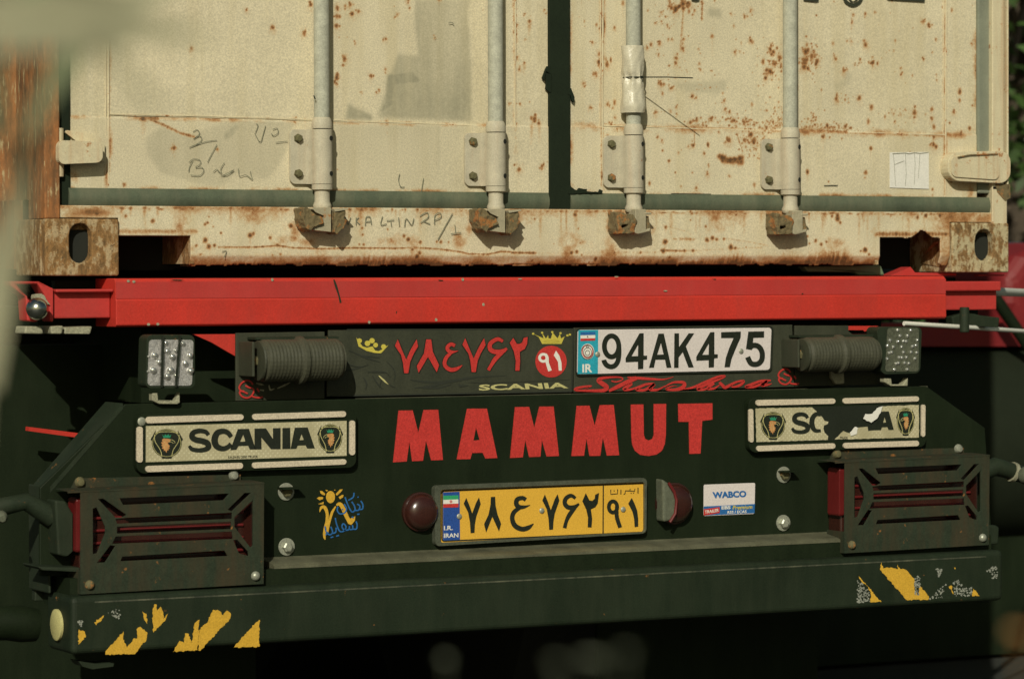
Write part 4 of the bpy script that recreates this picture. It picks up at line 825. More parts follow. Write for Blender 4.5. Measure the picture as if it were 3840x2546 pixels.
for s_, wd in (([(640, 520), (760, 540), (950, 545), (1250, 500), (1600, 480)], [2, 8, 7, 6, 2]), ([(680, 605), (850, 585), (1000, 550), (1290, 505)], [2, 9, 8, 2]), ([(760, 608), (930, 600), (1060, 565)], [2, 8, 2]), ([(1130, 560), (1150, 582), (1230, 578)], [3, 9, 2]), ([(1220, 548), (1500, 552), (2250, 520)], [1, 3, 1]),
    ([(400, 335), (465, 400), (490, 470), (475, 540)], [2, 3, 3, 2]), ([(100, 265), (200, 300), (340, 345)], [2, 7, 2]), ([(20, 225), (150, 275), (260, 290), (330, 300)], [4, 3, 5, 2]), ([(0, 430), (120, 400), (220, 370)], [8, 5, 2]), ([(210, 445), (290, 440), (400, 450), (440, 500)], [2, 7, 4, 2]), ([(170, 500), (200, 560), (190, 620)], [3, 6, 2]), ([(260, 480), (310, 560), (360, 610)], [3, 5, 2]), ([(430, 570), (490, 600)], [3, 2]), ([(-40, 330), (60, 380), (160, 390)], [6, 3, 2]), ([(350, 520), (330, 600)], [4, 2]), ([(60, 500), (90, 580), (70, 640)], [5, 3, 2])):
    mb.stroke(mp(cNum, s_), wd, YN-.002, smooth=5)
mb.build('eagle_drawing', 'line', lb, label='black eagle head line drawing and swooshes')
SEV = [(515, 115), (487, 180), (548, 270), (568, 350), (580, 455), (622, 455), (640, 340), (675, 260), (720, 185), (705, 115), (650, 210), (600, 320), (555, 215)]
EIG = [(802, 115), (852, 115), (868, 240), (932, 375), (908, 445), (820, 290), (725, 450), (707, 385), (780, 255)]
TWO = [(1680, 100), (1645, 150), (1685, 235), (1705, 330), (1700, 430), (1742, 430), (1748, 330), (1745, 240), (1795, 210), (1818, 160), (1825, 90), (1785, 100), (1770, 145), (1745, 160), (1715, 160)]
AIN = ([(1092, 178), (1050, 163), (1015, 195), (1030, 232), (1080, 240), (1125, 228)], [34, 36, 38, 36, 22, 4]); AIN2 = ([(1060, 242), (1003, 300), (988, 370), (1040, 418), (1105, 412), (1165, 375)], [30, 38, 38, 40, 36, 6])
SIX = ([(1575, 135), (1520, 112), (1450, 155), (1448, 215), (1500, 240), (1570, 235), (1615, 205)], [30, 38, 42, 44, 46, 44, 24]); SIX2 = ([(1575, 235), (1500, 310), (1460, 370), (1428, 425)], [40, 44, 34, 34])
def num(kind, dx, dy, t, Y, mat, parent, name='numeral', grow=0, sc=880/2365):
    mb = MB()
    if isinstance(kind, list): 
        pts = [(x+dx, y+dy) for x, y in kind]
        if grow: mb.stroke(mp(t, pts), grow, Y, closed=True)
        mb.decal(mp(t, pts), Y)
    else:
        for s_, wd in kind: mb.stroke(mp(t, [(x+dx, y+dy) for x, y in s_]), [(w_+grow*1.6)*sc for w_ in wd], Y, smooth=6)
    return mb.build(name, mat, parent)
for kind, dx, dy in ((SEV, 0, 0), (EIG, 0, 0), ((AIN, AIN2), 0, 0), (SEV, 680, -12), ((SIX, SIX2), 0, 0), (TWO, 0, 0)):
    num(kind, dx, dy, cNum, YN-.0022, 'ink', lb, 'numeral_outline', grow=9); num(kind, dx, dy, cNum, YN-.0035, 'redlet', lb)
mb = MB(); mb.ell(*cNum(2060, 338), 158*.372, 160*.372, YN-.0025, 40); disc = mb.build('red_disc', 'redlet', lb)
def ring(mb, t, cx, cy, rx, ry, wd, Y, n=22): mb.stroke([t(cx+rx*math.cos(2*math.pi*i/n), cy+ry*math.sin(2*math.pi*i/n)) for i in range(n)], wd, Y, closed=True)
mb = MB(); ring(mb, cNum, 1982, 300, 38, 36, 10, YN-.0031); mb.stroke(mp(cNum, [(2005, 262), (2020, 300), (2022, 350), (2050, 432)]), [9, 12, 12, 14], YN-.0031, smooth=4); mb.build('numeral', 'label', lb)
mb = MB(); mb.decal(mp(cNum, [(2110, 228), (2088, 275), (2130, 340), (2138, 430), (2168, 428), (2165, 350), (2145, 280)]), YN-.0031); mb.build('numeral', 'label', lb)
mb = MB(); mb.decal(mp(cNum, [(98, 95), (120, 185), (200, 230), (280, 250), (345, 255), (368, 232), (422, 172), (372, 200), (350, 220), (320, 233), (285, 225), (262, 185), (235, 190), (205, 198), (160, 185), (135, 150)]), YN-.0026)
for cx, cy, r in ((130, 128, 24), (210, 155, 28), (256, 128, 27), (292, 172, 24), (372, 188, 25)): mb.ell(*cNum(cx, cy), r*.372, r*.372, YN-.0026, 16)
mb.build('crown', 'ysign', lb)
mb = MB(); mb.decal(mp(cNum, [(1880, 58), (1935, 90), (1970, 160), (2165, 160), (2190, 100), (2200, 85), (2160, 105), (2150, 60), (2125, 105), (2075, 45), (2060, 105), (2035, 105), (2030, 72), (2010, 108), (1970, 50), (1985, 105)]), YN-.0026)
for cx, cy in ((1880, 58), (1970, 48), (2072, 42), (2155, 52), (2250, 66), (2225, 75)): mb.ell(*cNum(cx, cy), 4.5, 4, YN-.0026, 10)
ring(mb, cNum, 2065, 132, 78, 12, 2, YN-.0032); mb.build('crown', 'ysign', lb)
mb = MB(); mb.decal(mp(cNum, [(318, 478), (335, 482), (380, 520), (425, 572), (385, 548), (345, 510)]), YN-.0026); mb.build('beak', 'yellet', lb)
mb = MB(); text_mesh(mb, 'SCANIA', mp(cNum, [(1332, 570), (2215, 548), (2235, 606), (1332, 630)]), YN-.0026, bold=.035); mb.build('letter', 'yellet', lb, split=True)
# red brush script under the white plate
def script(parent):
    mb = MB(); S = lambda p, w_: mb.stroke(mp(cWhite, p), [x*.38 for x in w_], YN-.0022, smooth=6)
    S([(420, 645), (480, 655), (545, 630), (520, 605), (400, 605), (300, 620), (280, 645), (330, 680), (370, 715), (330, 750), (150, 752), (30, 748), (30, 728), (110, 710), (205, 700), (130, 735)], [10, 14, 12, 14, 20, 32, 40, 46, 44, 34, 22, 20, 22, 22, 8, 4])
    S([(600, 605), (700, 612), (850, 622), (1000, 628), (1110, 600)], [10, 26, 24, 14, 4]); S([(700, 612), (600, 655), (490, 710), (395, 755)], [40, 40, 38, 26])
    S([(470, 715), (590, 668), (640, 680), (560, 735), (640, 738), (740, 700)], [8, 20, 30, 32, 20, 12]); S([(900, 672), (800, 685), (700, 735), (790, 745), (900, 680), (850, 735), (930, 742), (1020, 700)], [16, 24, 30, 26, 26, 32, 22, 10])
    S([(1010, 710), (1110, 662), (1225, 665), (1215, 715), (1130, 742), (1030, 735), (1090, 705), (1150, 700)], [10, 20, 30, 40, 28, 20, 10, 4]); S([(1225, 735), (1330, 715), (1480, 650), (1600, 600), (1675, 588), (1660, 610), (1520, 665), (1380, 730), (1450, 738), (1530, 705)], [8, 22, 24, 22, 16, 14, 28, 32, 22, 10])
    S([(1560, 670), (1490, 725), (1560, 728), (1620, 690)], [26, 30, 20, 10]); S([(1620, 660), (1660, 700), (1690, 715), (1800, 660), (1890, 645), (1850, 690), (1770, 712), (1750, 690)], [26, 30, 30, 22, 20, 26, 16, 8])
    S([(2190, 640), (2080, 645), (1960, 690), (1910, 712), (2010, 708), (2150, 650), (2090, 695), (2170, 685), (2200, 670)], [16, 22, 28, 22, 24, 26, 28, 14, 4])
    mb.build('script_lettering', 'redlet', parent)
script(rb)
def ess(t, ox, oy, s, parent_board, nm='peeled_sticker'):
    q = lambda pts: [t(ox+x*s, oy+y*s) for x, y in pts]
    mb = MB(); mb.stroke(q([(200, 60), (175, 20), (120, 0), (50, 30), (10, 90), (30, 140), (80, 150)]), 6, YN-.0028, smooth=5); mb.stroke(q([(95, 70), (140, 95), (195, 110), (215, 150), (180, 215), (120, 245), (45, 220), (15, 165), (50, 150), (130, 185)]), 6, YN-.0028, smooth=5); mb.stroke(q([(180, 215), (230, 235), (300, 240), (340, 232)]), 6, YN-.0028, smooth=4)
    mb.stroke(q([(260, 110), (290, 160)]), 6, YN-.0028); mb.build(nm, 'redlet', tr)
cS = T(870, 1230, 630/2365); ess(cS, 92, 738, 1.0, None); ess(cLR, 128, 568, .82, None)
mb = MB()
for s_ in ([(340, 775), (400, 790), (450, 800)], [(520, 800), (540, 870), (600, 850)], [(640, 850), (750, 800), (820, 765)], [(390, 870), (450, 880)]): mb.stroke(mp(cS, s_), [4, 7, 2][:len(s_)], YN-.0008, smooth=3)
mb.build('faded_lettering', 'ptag', tr)
# white number plate
wpL = MB().prism(rrect(mp(cWhite, [(52, 80), (2198, 56), (2180, 523), (45, 572)]), .07), YN-.008, .003).build('number_plate', 'white', tr, bevel=.0008, label='white plate with black 94AK475')
mb = MB(); mb.stroke(rrect(mp(cWhite, [(38, 68), (2212, 44), (2195, 536), (30, 586)]), .08), 5, YN-.005, closed=True); mb.build('plate_border', 'ink', wpL)
MB().decal(mp(cWhite, [(56, 84), (276, 80), (272, 565), (48, 568)]), YN-.008).build('country_strip', 'cyan', wpL)
mb = MB(); mb.decal(mp(cWhite, [(82, 104), (245, 100), (244, 137), (80, 140)]), YN-.0086); mb.build('flag_band', 'bluev', wpL)
mb = MB(); mb.decal(mp(cWhite, [(80, 140.5), (244, 137.5), (243, 172), (80, 176)]), YN-.0086); mb.ell(*cWhite(158, 322), 25, 30, YN-.0086, 24); text_mesh(mb, 'IR', mp(cWhite, [(100, 460), (210, 455), (210, 550), (100, 552)]), YN-.0086, .03); mb.build('flag_band', 'label', wpL, split=True)
mb = MB(); mb.decal(mp(cWhite, [(80, 176.5), (243, 172.5), (242, 198), (80, 203)]), YN-.0086); mb.build('flag_band', 'redlet', wpL); mb = MB(); ring(mb, cWhite, 158, 318, 58, 72, 3, YN-.0092); mb.build('emblem_ring', 'redlet', wpL)
mb = MB(); ring(mb, cWhite, 158, 330, 44, 52, 2, YN-.0092); ring(mb, cWhite, 158, 335, 24, 28, 2, YN-.0092); ring(mb, cWhite, 155, 325, 68, 80, 2, YN-.0092)
mb.stroke(mp(cWhite, [(140, 255), (150, 275), (158, 240), (166, 275), (176, 252)]), 3, YN-.0092); mb.stroke(mp(cWhite, [(152, 158), (158, 148), (164, 158), (158, 164)]), 2, YN-.0092); mb.build('emblem', 'ink', wpL)
def glyph(t, polys, strokes, Y, mat, parent, sc, name='character', raise_=0.0008):
    mb = MB()
    for pl in polys: mb.k += 1; mb.decal(mp(t, pl[0]), Y, [mp(t, h) for h in pl[1:]], th=raise_)
    for s_, wd, cl in strokes:
        mb.stroke(mp(t, s_), [w_*sc for w_ in wd] if isinstance(wd, list) else wd*sc, Y, smooth=6, th=raise_, closed=cl)
    return mb.build(name, mat, parent)
YW = YN-.008; sW = 800/2365
el = lambda cx, cy, rx, ry, n=14: [(cx+rx*math.cos(2*math.pi*i/n), cy+ry*math.sin(2*math.pi*i/n)) for i in range(n)]
glyph(cWhite, [], [(el(424, 262, 80, 116), 54, True), ([(505, 262), (506, 340), (495, 420), (465, 470), (420, 488), (372, 472), (345, 435), (338, 412)], 54, False)], YW, 'ink', wpL, sW)
four = [[(735, 118), (780, 116), (780, 365), (818, 365), (818, 408), (778, 412), (775, 512), (718, 515), (718, 432), (582, 438), (580, 395)], [(720, 240), (645, 372), (718, 370)]]
glyph(cWhite, [four], [], YW, 'ink', wpL, sW)
glyph(cWhite, [[[(945, 122), (1003, 120), (1088, 498), (1035, 500), (1018, 410), (912, 410), (893, 498), (840, 500)], [(972, 222), (930, 355), (1002, 352)]]], [], YW, 'ink', wpL, sW)
glyph(cWhite, [[[(1122, 118), (1172, 118), (1172, 272), (1280, 118), (1340, 118), (1248, 262), (1335, 495), (1278, 497), (1213, 325), (1168, 385), (1167, 500), (1118, 500)]]], [], YW, 'ink', wpL, sW)
glyph(cWhite, [[[(x+784, y-12-(y-118)*.015) for x, y in L] for L in four]], [], YW, 'ink', wpL, sW)
glyph(cWhite, [[[(1640, 105), (1858, 98), (1855, 165), (1800, 290), (1755, 400), (1735, 492), (1678, 494), (1692, 390), (1730, 280), (1778, 170), (1640, 170)]]], [], YW, 'ink', wpL, sW)
glyph(cWhite, [[[(1942, 99), (2115, 95), (2115, 165), (1996, 168), (1988, 250), (1965, 300), (1915, 292)]]], [([(1950, 285), (1990, 252), (2050, 262), (2090, 320), (2092, 400), (2060, 448), (2010, 462), (1965, 445), (1932, 380)], 58, False)], YW, 'ink', wpL, sW)
def screw(cx, cy, r, Y, parent, mat='zinc', name='screw'):
    c_ = P3(cx, cy, Y); MB().lathe(c_, (0, -1, 0), [(0, r), (.0012, r*.96), (.0026, r*.62), (.0028, r*.2)], 14).build(name, mat, parent, smooth=True)
screw(*cWhite(268, 350), .0062, YW-.0006, wpL); screw(*cWhite(1860, 315), .0060, YW-.0012, wpL)
# ribbed rollers
def roller(x0, x1, zc_, r, yc, hub):
    prof_ = []; L = x1-x0; n = 46
    for i in range(n+1):
        u = i/n; rr = r*(.98+.014*(i % 2)); 
        if abs(u-.50) < .025: rr = r*1.12
        if u < .03 or u > .97: rr = r*.86
        prof_.append((u*L, rr))
    o = MB().lathe((x0, yc, zc_), (1, 0, 0), prof_, 32).build('roller', 'roller', tr, smooth=False)
    MB().lathe((x0-.006, yc, zc_), (1, 0, 0), [(0, r*.55), (.002, r*.92), (.0055, r*.95)], 28).build('end_cap', 'board', o)
    MB().lathe((x0-.014, yc, zc_), (1, 0, 0), [(0, .010), (.008, .011)], 6).build('axle_nut', 'boltrust', o)
    MB().box(x0-.004, x1+.004, yc+r*.2, YN-.001, zc_+r*.98, zc_+r*.98+.005).build('roller_bracket', 'blackm', o)
    MB().box(x0-.0245, x0-.0185, yc-r*.5, YN-.0005, zc_-r*.72, zc_+r*.9).build('roller_bracket', 'board', o, bevel=.002)
YQ = YN-.052
roller(Xw((598, 830), YQ), Xw((783, 830), YQ), Zw((690, 832), YQ), .045, YQ, 1)
roller(Xw((1853, 812), YQ), Xw((2018, 812), YQ), Zw((1940, 818), YQ), .040, YQ, 1)
MB().prism(mp(cLR, [(820, 560), (990, 550), (1000, 760), (890, 770), (830, 690)]), YN-.012, .01).build('bracket_tab', 'ptag', tr, bevel=.002)
# red gussets behind the lamps
MB().prism(mp(cLL, [(690, 95), (1125, 92), (1125, 322), (1060, 285), (880, 180)]), YN+.012, .01).build('gusset_plate', 'red', tr)
MB().prism(mp(cLR, [(1000, 8), (1440, 8), (1260, 82), (1240, 62), (1000, 62)]), YN+.03, .01).build('gusset_plate', 'red', tr)
# work lamps
def work_lamp(t, body, glass, leds, bars, brk, mat, Y, s, lab):
    o = MB().prism(rrect(mp(t, body), .12), Y, .045).build('work_lamp', 'blackm', tr, bevel=.003, label=lab)
    MB().prism(rrect(mp(t, glass), .08), Y-.001, .004).build('reflector', mat, o)
    for cx, cy, r in leds:
        c_ = P3(*t(cx, cy), Y-.001); MB().lathe(c_, (0, -1, 0), [(0, r), (r*.5, r*.85), (r*.8, r*.5), (r*.9, r*.15)], 12).build('led', 'led', o, smooth=True)
    for q in bars: MB().prism(mp(t, q), Y-.010, .005).build('guard_bar', 'ink', o)
    MB().prism(mp(t, brk), Y+.015, .02).build('bracket', 'ptag', o, bevel=.002)
    return o
ledsL = [(278, 315, .0075), (262, 470, .008), (395, 185, .006), (410, 270, .007), (462, 330, .0075), (325, 385, .007), (445, 470, .0085), (410, 535, .008), (500, 265, .005), (575, 190, .006), (650, 320, .007), (600, 400, .007), (655, 478, .008), (500, 525, .006), (215, 328, .003), (210, 485, .003)]
work_lamp(cLL, [(200, 98), (700, 100), (705, 660), (185, 660)], [(222, 150), (688, 152), (672, 632), (205, 632)], ledsL, [[(360, 110), (382, 110), (366, 650), (345, 650)], [(540, 110), (560, 110), (515, 650), (496, 650)]], [(255, 712), (310, 708), (318, 785), (500, 790), (545, 700), (545, 810), (520, 826), (330, 824), (258, 790)], 'silver', -.13, 1, 'square lamp with silver reflector and two black guard bars')
ledsR = [(1690, 62), (1860, 65), (1720, 138), (1818, 135), (1590, 195), (1690, 212), (1765, 207), (1800, 210), (1945, 192), (1555, 268), (1632, 282), (1740, 280), (1885, 275), (1930, 262), (1580, 360), (1610, 352), (1765, 352), (1865, 350), (1938, 357), (1552, 437), (1710, 418), (1745, 422), (1803, 417), (1915, 435), (1670, 500), (1700, 492), (1780, 490), (1835, 497), (1650, 577), (1815, 575)]
work_lamp(cLR, [(1420, 20), (2010, 18), (1985, 625), (1480, 640)], [(1560, 35), (1970, 35), (1965, 598), (1530, 602)], [(a, b, .0042) for a, b in ledsR], [], [(1520, 690), (1610, 690), (1620, 770), (1760, 770), (1830, 680), (1825, 790), (1600, 790), (1520, 740)], 'silverd', -.12, 1, 'square lamp with many small glinting lenses')
# --- lettered bumper board
YM = -.10
MB().prism(mp(D_, [(289, 933), (2140, 892), (2275, 988), (2290, 1225), (1950, 1232), (630, 1292), (160, 1330), (92, 1330), (92, 1126)]), YM, .008).build('bumper_panel', 'black', tr, bevel=.002, label='black sheet panel lettered MAMMUT')
s0, s1, s2, s3 = [P3(*D_(*p), YM) for p in ((289, 937), (118, 1122), (118, 1370), (289, 929))]
q = [P3(*D_(284, 931), YM-.001), P3(*D_(116, 1124), YM-.001)]
mb = MB(); mb.add([q[0], q[1], q[1]+Vector((-.0, .10, .0)), q[0]+Vector((0, .10, 0)), q[1]+Vector((0, 0, -.012)), q[1]+Vector((0, .1, -.012)), q[0]+Vector((0, 0, -.012)), q[0]+Vector((0, .10, -.012))], [(0, 1, 2, 3), (6, 4, 5, 7), (0, 1, 4, 6), (1, 2, 5, 4)])
mb.build('sloping_edge', 'blackm', tr)
lx = P(*D_(118, 1200), YM)[0]
mb = MB(); mb.box(lx-.006, lx, YM, YM+.12, Zw((118, 1370), YM), Zw((118, 1124), YM)); mb.box(lx, 2.30, YM+.10, YM+.12, .58, .74); mb.build('bumper_box', 'blackm', tr, bevel=.004)
LET = [(m2, [(1310, 635), (1440, 633), (1492, 840), (1540, 630), (1675, 627), (1718, 1088), (1610, 1092), (1562, 910), (1535, 1095), (1435, 1100), (1410, 920), (1385, 1102), (1260, 1110)], None),
    (m2, [(1940, 618), (2122, 617), (2218, 1070), (2108, 1075), (2082, 1022), (1985, 1025), (1970, 1080), (1845, 1083)], [(2022, 790), (1998, 910), (2055, 905)]),
    (m3, [(28, 603), (158, 601), (205, 795), (252, 599), (383, 597), (432, 1052), (318, 1056), (275, 905), (262, 1058), (158, 1062), (122, 905), (100, 1064), (-17, 1070)], None),
    (m3, [(595, 592), (712, 590), (760, 775), (808, 585), (935, 583), (985, 1045), (872, 1048), (835, 880), (812, 1050), (712, 1052), (685, 890), (662, 1050), (547, 1052)], None),
    (m3, [(1092, 580), (1208, 578), (1212, 860), (1225, 895), (1257, 910), (1290, 895), (1303, 860), (1302, 575), (1417, 573), (1414, 860), (1405, 940), (1380, 1000), (1330, 1038), (1255, 1052), (1180, 1042), (1130, 1005), (1105, 950), (1098, 880)], None),
    (m3, [(1527, 573), (1842, 568), (1842, 718), (1748, 730), (1733, 1030), (1630, 1032), (1625, 738), (1530, 738)], None)]
for t, pl, h in LET: MB().decal(mp(t, pl), YM, [mp(t, h)] if h else (), th=.0012).build('letter', 'redlet', tr)
# ledge, channel and lower bar
zl0 = P(*D_(1200, 1263), YM)[1]
xl_, xr_ = Xw((604, 1300), YM), Xw((1958, 1225), YM)
MB().xprism([(YM-.0005, zl0+.003), (YM-.012, zl0-.001), (YM-.056, zl0-.007), (YM-.066, zl0-.011), (YM-.066, zl0-.016), (YM-.0005, zl0-.016)], xl_, xr_).build('ledge', 'ledge', tr)
YV = -.165
zc0 = zl0-.0165; zbt = P(*D_(1200, 1326), -.20)[1]; zbb = P(*D_(1200, 1452), -.20)[1]
xlb = P(*D_(165, 1450), -.20)[0]; xrb = P(*D_(2318, 1320), -.20)[0]
MB().box(xlb+.01, xrb-.01, YV, YM+.09, zbt-.03, zc0).build('channel', 'black', tr)
mb = MB(); mb.box(xlb, xrb, -.20, -.055, zbb, zbt); bar = mb.build('bumper_bar', 'bar', tr, bevel=.012, seg=4)
MB().box(xlb+.05, xrb-.05, -.2005, -.196, zbt-.0145, zbt-.0115).build('edge_highlight', 'edge_light', tr)  # pale scuffed strip that paints the highlight along the bar's upper edge
cz = (zbb+zbt)/2; c_ = Vector((xlb-.001, -.125, cz-.004)); MB().lathe(c_, (-1, 0, 0), [(0, .032), (.005, .032), (.007, .028)], 28).build('side_reflector', 'yellet', tr, smooth=True)
mb = MB(); mb.prism(mp(b1, [(720, 1400), (880, 1425), (1050, 1412), (1040, 1450), (850, 1475), (760, 1450)]), -.17, .05); mb.build('steel_clamp', 'blackm', tr)
# hazard tape remains
YT = -.2002
def tape(t, polys, mat, seed): 
    for i, pl in enumerate(polys): MB().decal(jag(mp(t, pl), 2.6, 6, seed+i), YT).build('hazard_tape', mat, bar)
tape(b1, [[(725, 1110), (778, 1130), (790, 1180), (720, 1248)], [(865, 1045), (955, 980), (950, 1000), (885, 1072)],
    [(970, 1312), (1135, 1128), (1130, 1200), (1165, 1275), (1230, 1190), (1258, 1195), (1255, 1110), (1290, 1085), (1352, 1135), (1345, 1200), (1240, 1335), (970, 1342)],
    [(1405, 1055), (1400, 960), (1415, 880), (1437, 878), (1440, 940), (1475, 900), (1500, 960), (1500, 1020), (1548, 960), (1520, 1025), (1410, 1138)], [(1305, 945), (1345, 965), (1352, 1060), (1320, 1000)],
    [(1590, 1315), (1650, 1215), (1690, 1230), (1700, 1145), (1735, 1150), (1760, 1240), (1790, 1050), (1830, 1020), (1815, 1300)],
    [(1825, 1305), (1830, 1120), (1870, 1070), (1905, 1050), (1955, 930), (2000, 930), (2050, 980), (2085, 935), (2118, 960), (2115, 1010), (1840, 1305)], [(2145, 1278), (2352, 1045), (2385, 1020), (2383, 1268)]], 'ytape', 1)
tape(b4, [[(835, 622), (865, 655), (1042, 858), (940, 860), (945, 770), (900, 700), (868, 686)], [(1032, 565), (1040, 490), (1060, 550), (1130, 540), (1190, 560), (1192, 515), (1215, 555), (1260, 560), (1340, 640), (1345, 740), (1385, 800), (1395, 705), (1478, 805), (1470, 840), (1272, 838)], [(1660, 718), (1685, 705), (1705, 790), (1690, 770)], [(1885, 735), (1945, 803), (1875, 805)], [(1710, 540), (1725, 545), (1718, 560)]], 'ytape', 20)
def flakes(t, polys, n, seed):
    r = random.Random(seed); mb = MB()
    for pl in polys:
        xs = [p[0] for p in pl]; ys = [p[1] for p in pl]
        for _ in range(n):
            x, y = r.uniform(min(xs), max(xs)), r.uniform(min(ys), max(ys)); ins = False
            for i in range(len(pl)):
                (x0, y0), (x1, y1) = pl[i], pl[(i+1) % len(pl)]
                if (y0 > y) != (y1 > y) and x < (x1-x0)*(y-y0)/(y1-y0)+x0: ins = not ins
            if ins:
                a_ = r.uniform(0, 6.3); s_ = r.uniform(5, 13); mb.k = (mb.k+1) % 8
                mb.decal(mp(t, [(x+s_*math.cos(a_+k)*r.uniform(.5, 1), y+s_*math.sin(a_+k)*r.uniform(.5, 1)) for k in (0, 1.3, 2.5, 3.6, 5)]), YT)
    tag(mb.build('tape_flakes', 'flake', bar), kind='stuff')
flakes(b4, [[(820, 640), (870, 690), (940, 780), (935, 862), (822, 865)], [(1700, 690), (1745, 640), (1790, 720), (1880, 720), (1870, 805), (1720, 800)]], 150, 3)
flakes(b4, [[(1480, 830), (1540, 760), (1640, 690), (1620, 740), (1600, 820)], [(2000, 570), (2110, 510), (2105, 640), (2070, 650)], [(1340, 620), (1400, 620), (1390, 810), (1350, 800)], [(1540, 550), (1600, 560), (1570, 630)]], 70, 4)
flakes(b1, [[(980, 960), (1090, 920), (1120, 1000), (1080, 1020)], [(710, 1030), (760, 1030), (750, 1100)]], 60, 5)
# --- reflector panels
def panel(t, outer, strips, screwp, lab):
    o = MB().prism(rrect(mp(t, outer), .14), YM-.020, .019).build('reflector_panel', 'black', tr, bevel=.003, label=lab)
    for s_ in strips: MB().prism(rrect(mp(t, s_), .48, 6), YM-.024, .005).build('reflector_strip', 'refl', o, bevel=.001)
    for s_ in screwp: screw(*t(*s_), .009, YM-.020, o)
    return o
pL = panel(cSL, [(30, 95), (2290, 30), (2290, 570), (1900, 690), (30, 730)], [], [], 'x') if False else panel(cSL, [(35, 90), (2300, 35), (2300, 640), (35, 705)],
    [[(132, 118), (1138, 90), (1138, 150), (132, 186)], [(1230, 88), (2195, 58), (2195, 118), (1230, 150)], [(128, 624), (1132, 590), (1132, 652), (128, 688)], [(1228, 588), (2198, 552), (2198, 608), (1228, 648)], [(38, 218), (98, 218), (98, 588), (35, 588)], [(2232, 155), (2288, 155), (2288, 510), (2230, 514)]], [(85, 165)], 'left reflector panel with an intact sticker')
pR = panel(cSR, [(50, 60), (1262, 20), (1268, 395), (55, 435)],
    [[(102, 72), (645, 62), (645, 98), (102, 112)], [(698, 60), (1218, 47), (1218, 82), (698, 98)], [(106, 386), (645, 368), (645, 405), (106, 424)], [(700, 366), (1218, 350), (1218, 388), (700, 404)], [(53, 134), (82, 134), (85, 362), (55, 362)], [(1235, 104), (1262, 104), (1260, 322), (1235, 325)]], [], 'right reflector panel with a torn sticker')
YK = YM-.0205
stL = MB().prism(mp(cSL, [(130, 212), (2200, 158), (2200, 518), (128, 584)]), YK, .0005).build('sticker', 'sticker', pL)
EL = {'S': ([(775, 305), (745, 272), (680, 262), (620, 280), (605, 322), (640, 352), (705, 366), (762, 388), (775, 430), (735, 455), (670, 462), (605, 450), (575, 415)], [40, 46, 50, 54, 60, 60, 62, 62, 56, 50, 46, 44, 30]),
      'C': ([(1010, 325), (975, 282), (925, 265), (865, 285), (838, 350), (855, 415), (915, 445), (970, 432), (1010, 398)], [46, 52, 56, 62, 68, 64, 54, 50, 50])}
def quadletters(t, par, items, sc, tf=lambda x, y: (x, y)):
    for kind in items:
        if kind in EL:
            p_, w_ = EL[kind]; glyph(t, [], [([tf(*p) for p in p_], w_, False)], YK-.0004, 'ink', par, sc, 'letter', .0003)
        else:
            glyph(t, [[[tf(*p) for p in L] for L in LT[kind]]], [], YK-.0004, 'ink', par, sc, 'letter', .0003)
LT = {'A1': [[(1078, 242), (1192, 240), (1262, 452), (1200, 453), (1185, 415), (1085, 418), (1062, 456), (1000, 460)], [(1133, 300), (1100, 374), (1155, 370)]],
      'N': [[(1250, 238), (1368, 236), (1440, 345), (1440, 234), (1518, 232), (1518, 450), (1420, 450), (1320, 330), (1322, 452), (1250, 453)]],
      'I': [[(1538, 232), (1617, 230), (1620, 447), (1537, 449)]],
      'A2': [[(1665, 228), (1798, 226), (1872, 442), (1795, 444), (1775, 410), (1695, 413), (1680, 446), (1622, 448)], [(1735, 295), (1712, 358), (1757, 355)]]}
quadletters(cSL, stL, ['S', 'C', 'A1', 'N', 'I', 'A2'], 860/2365)
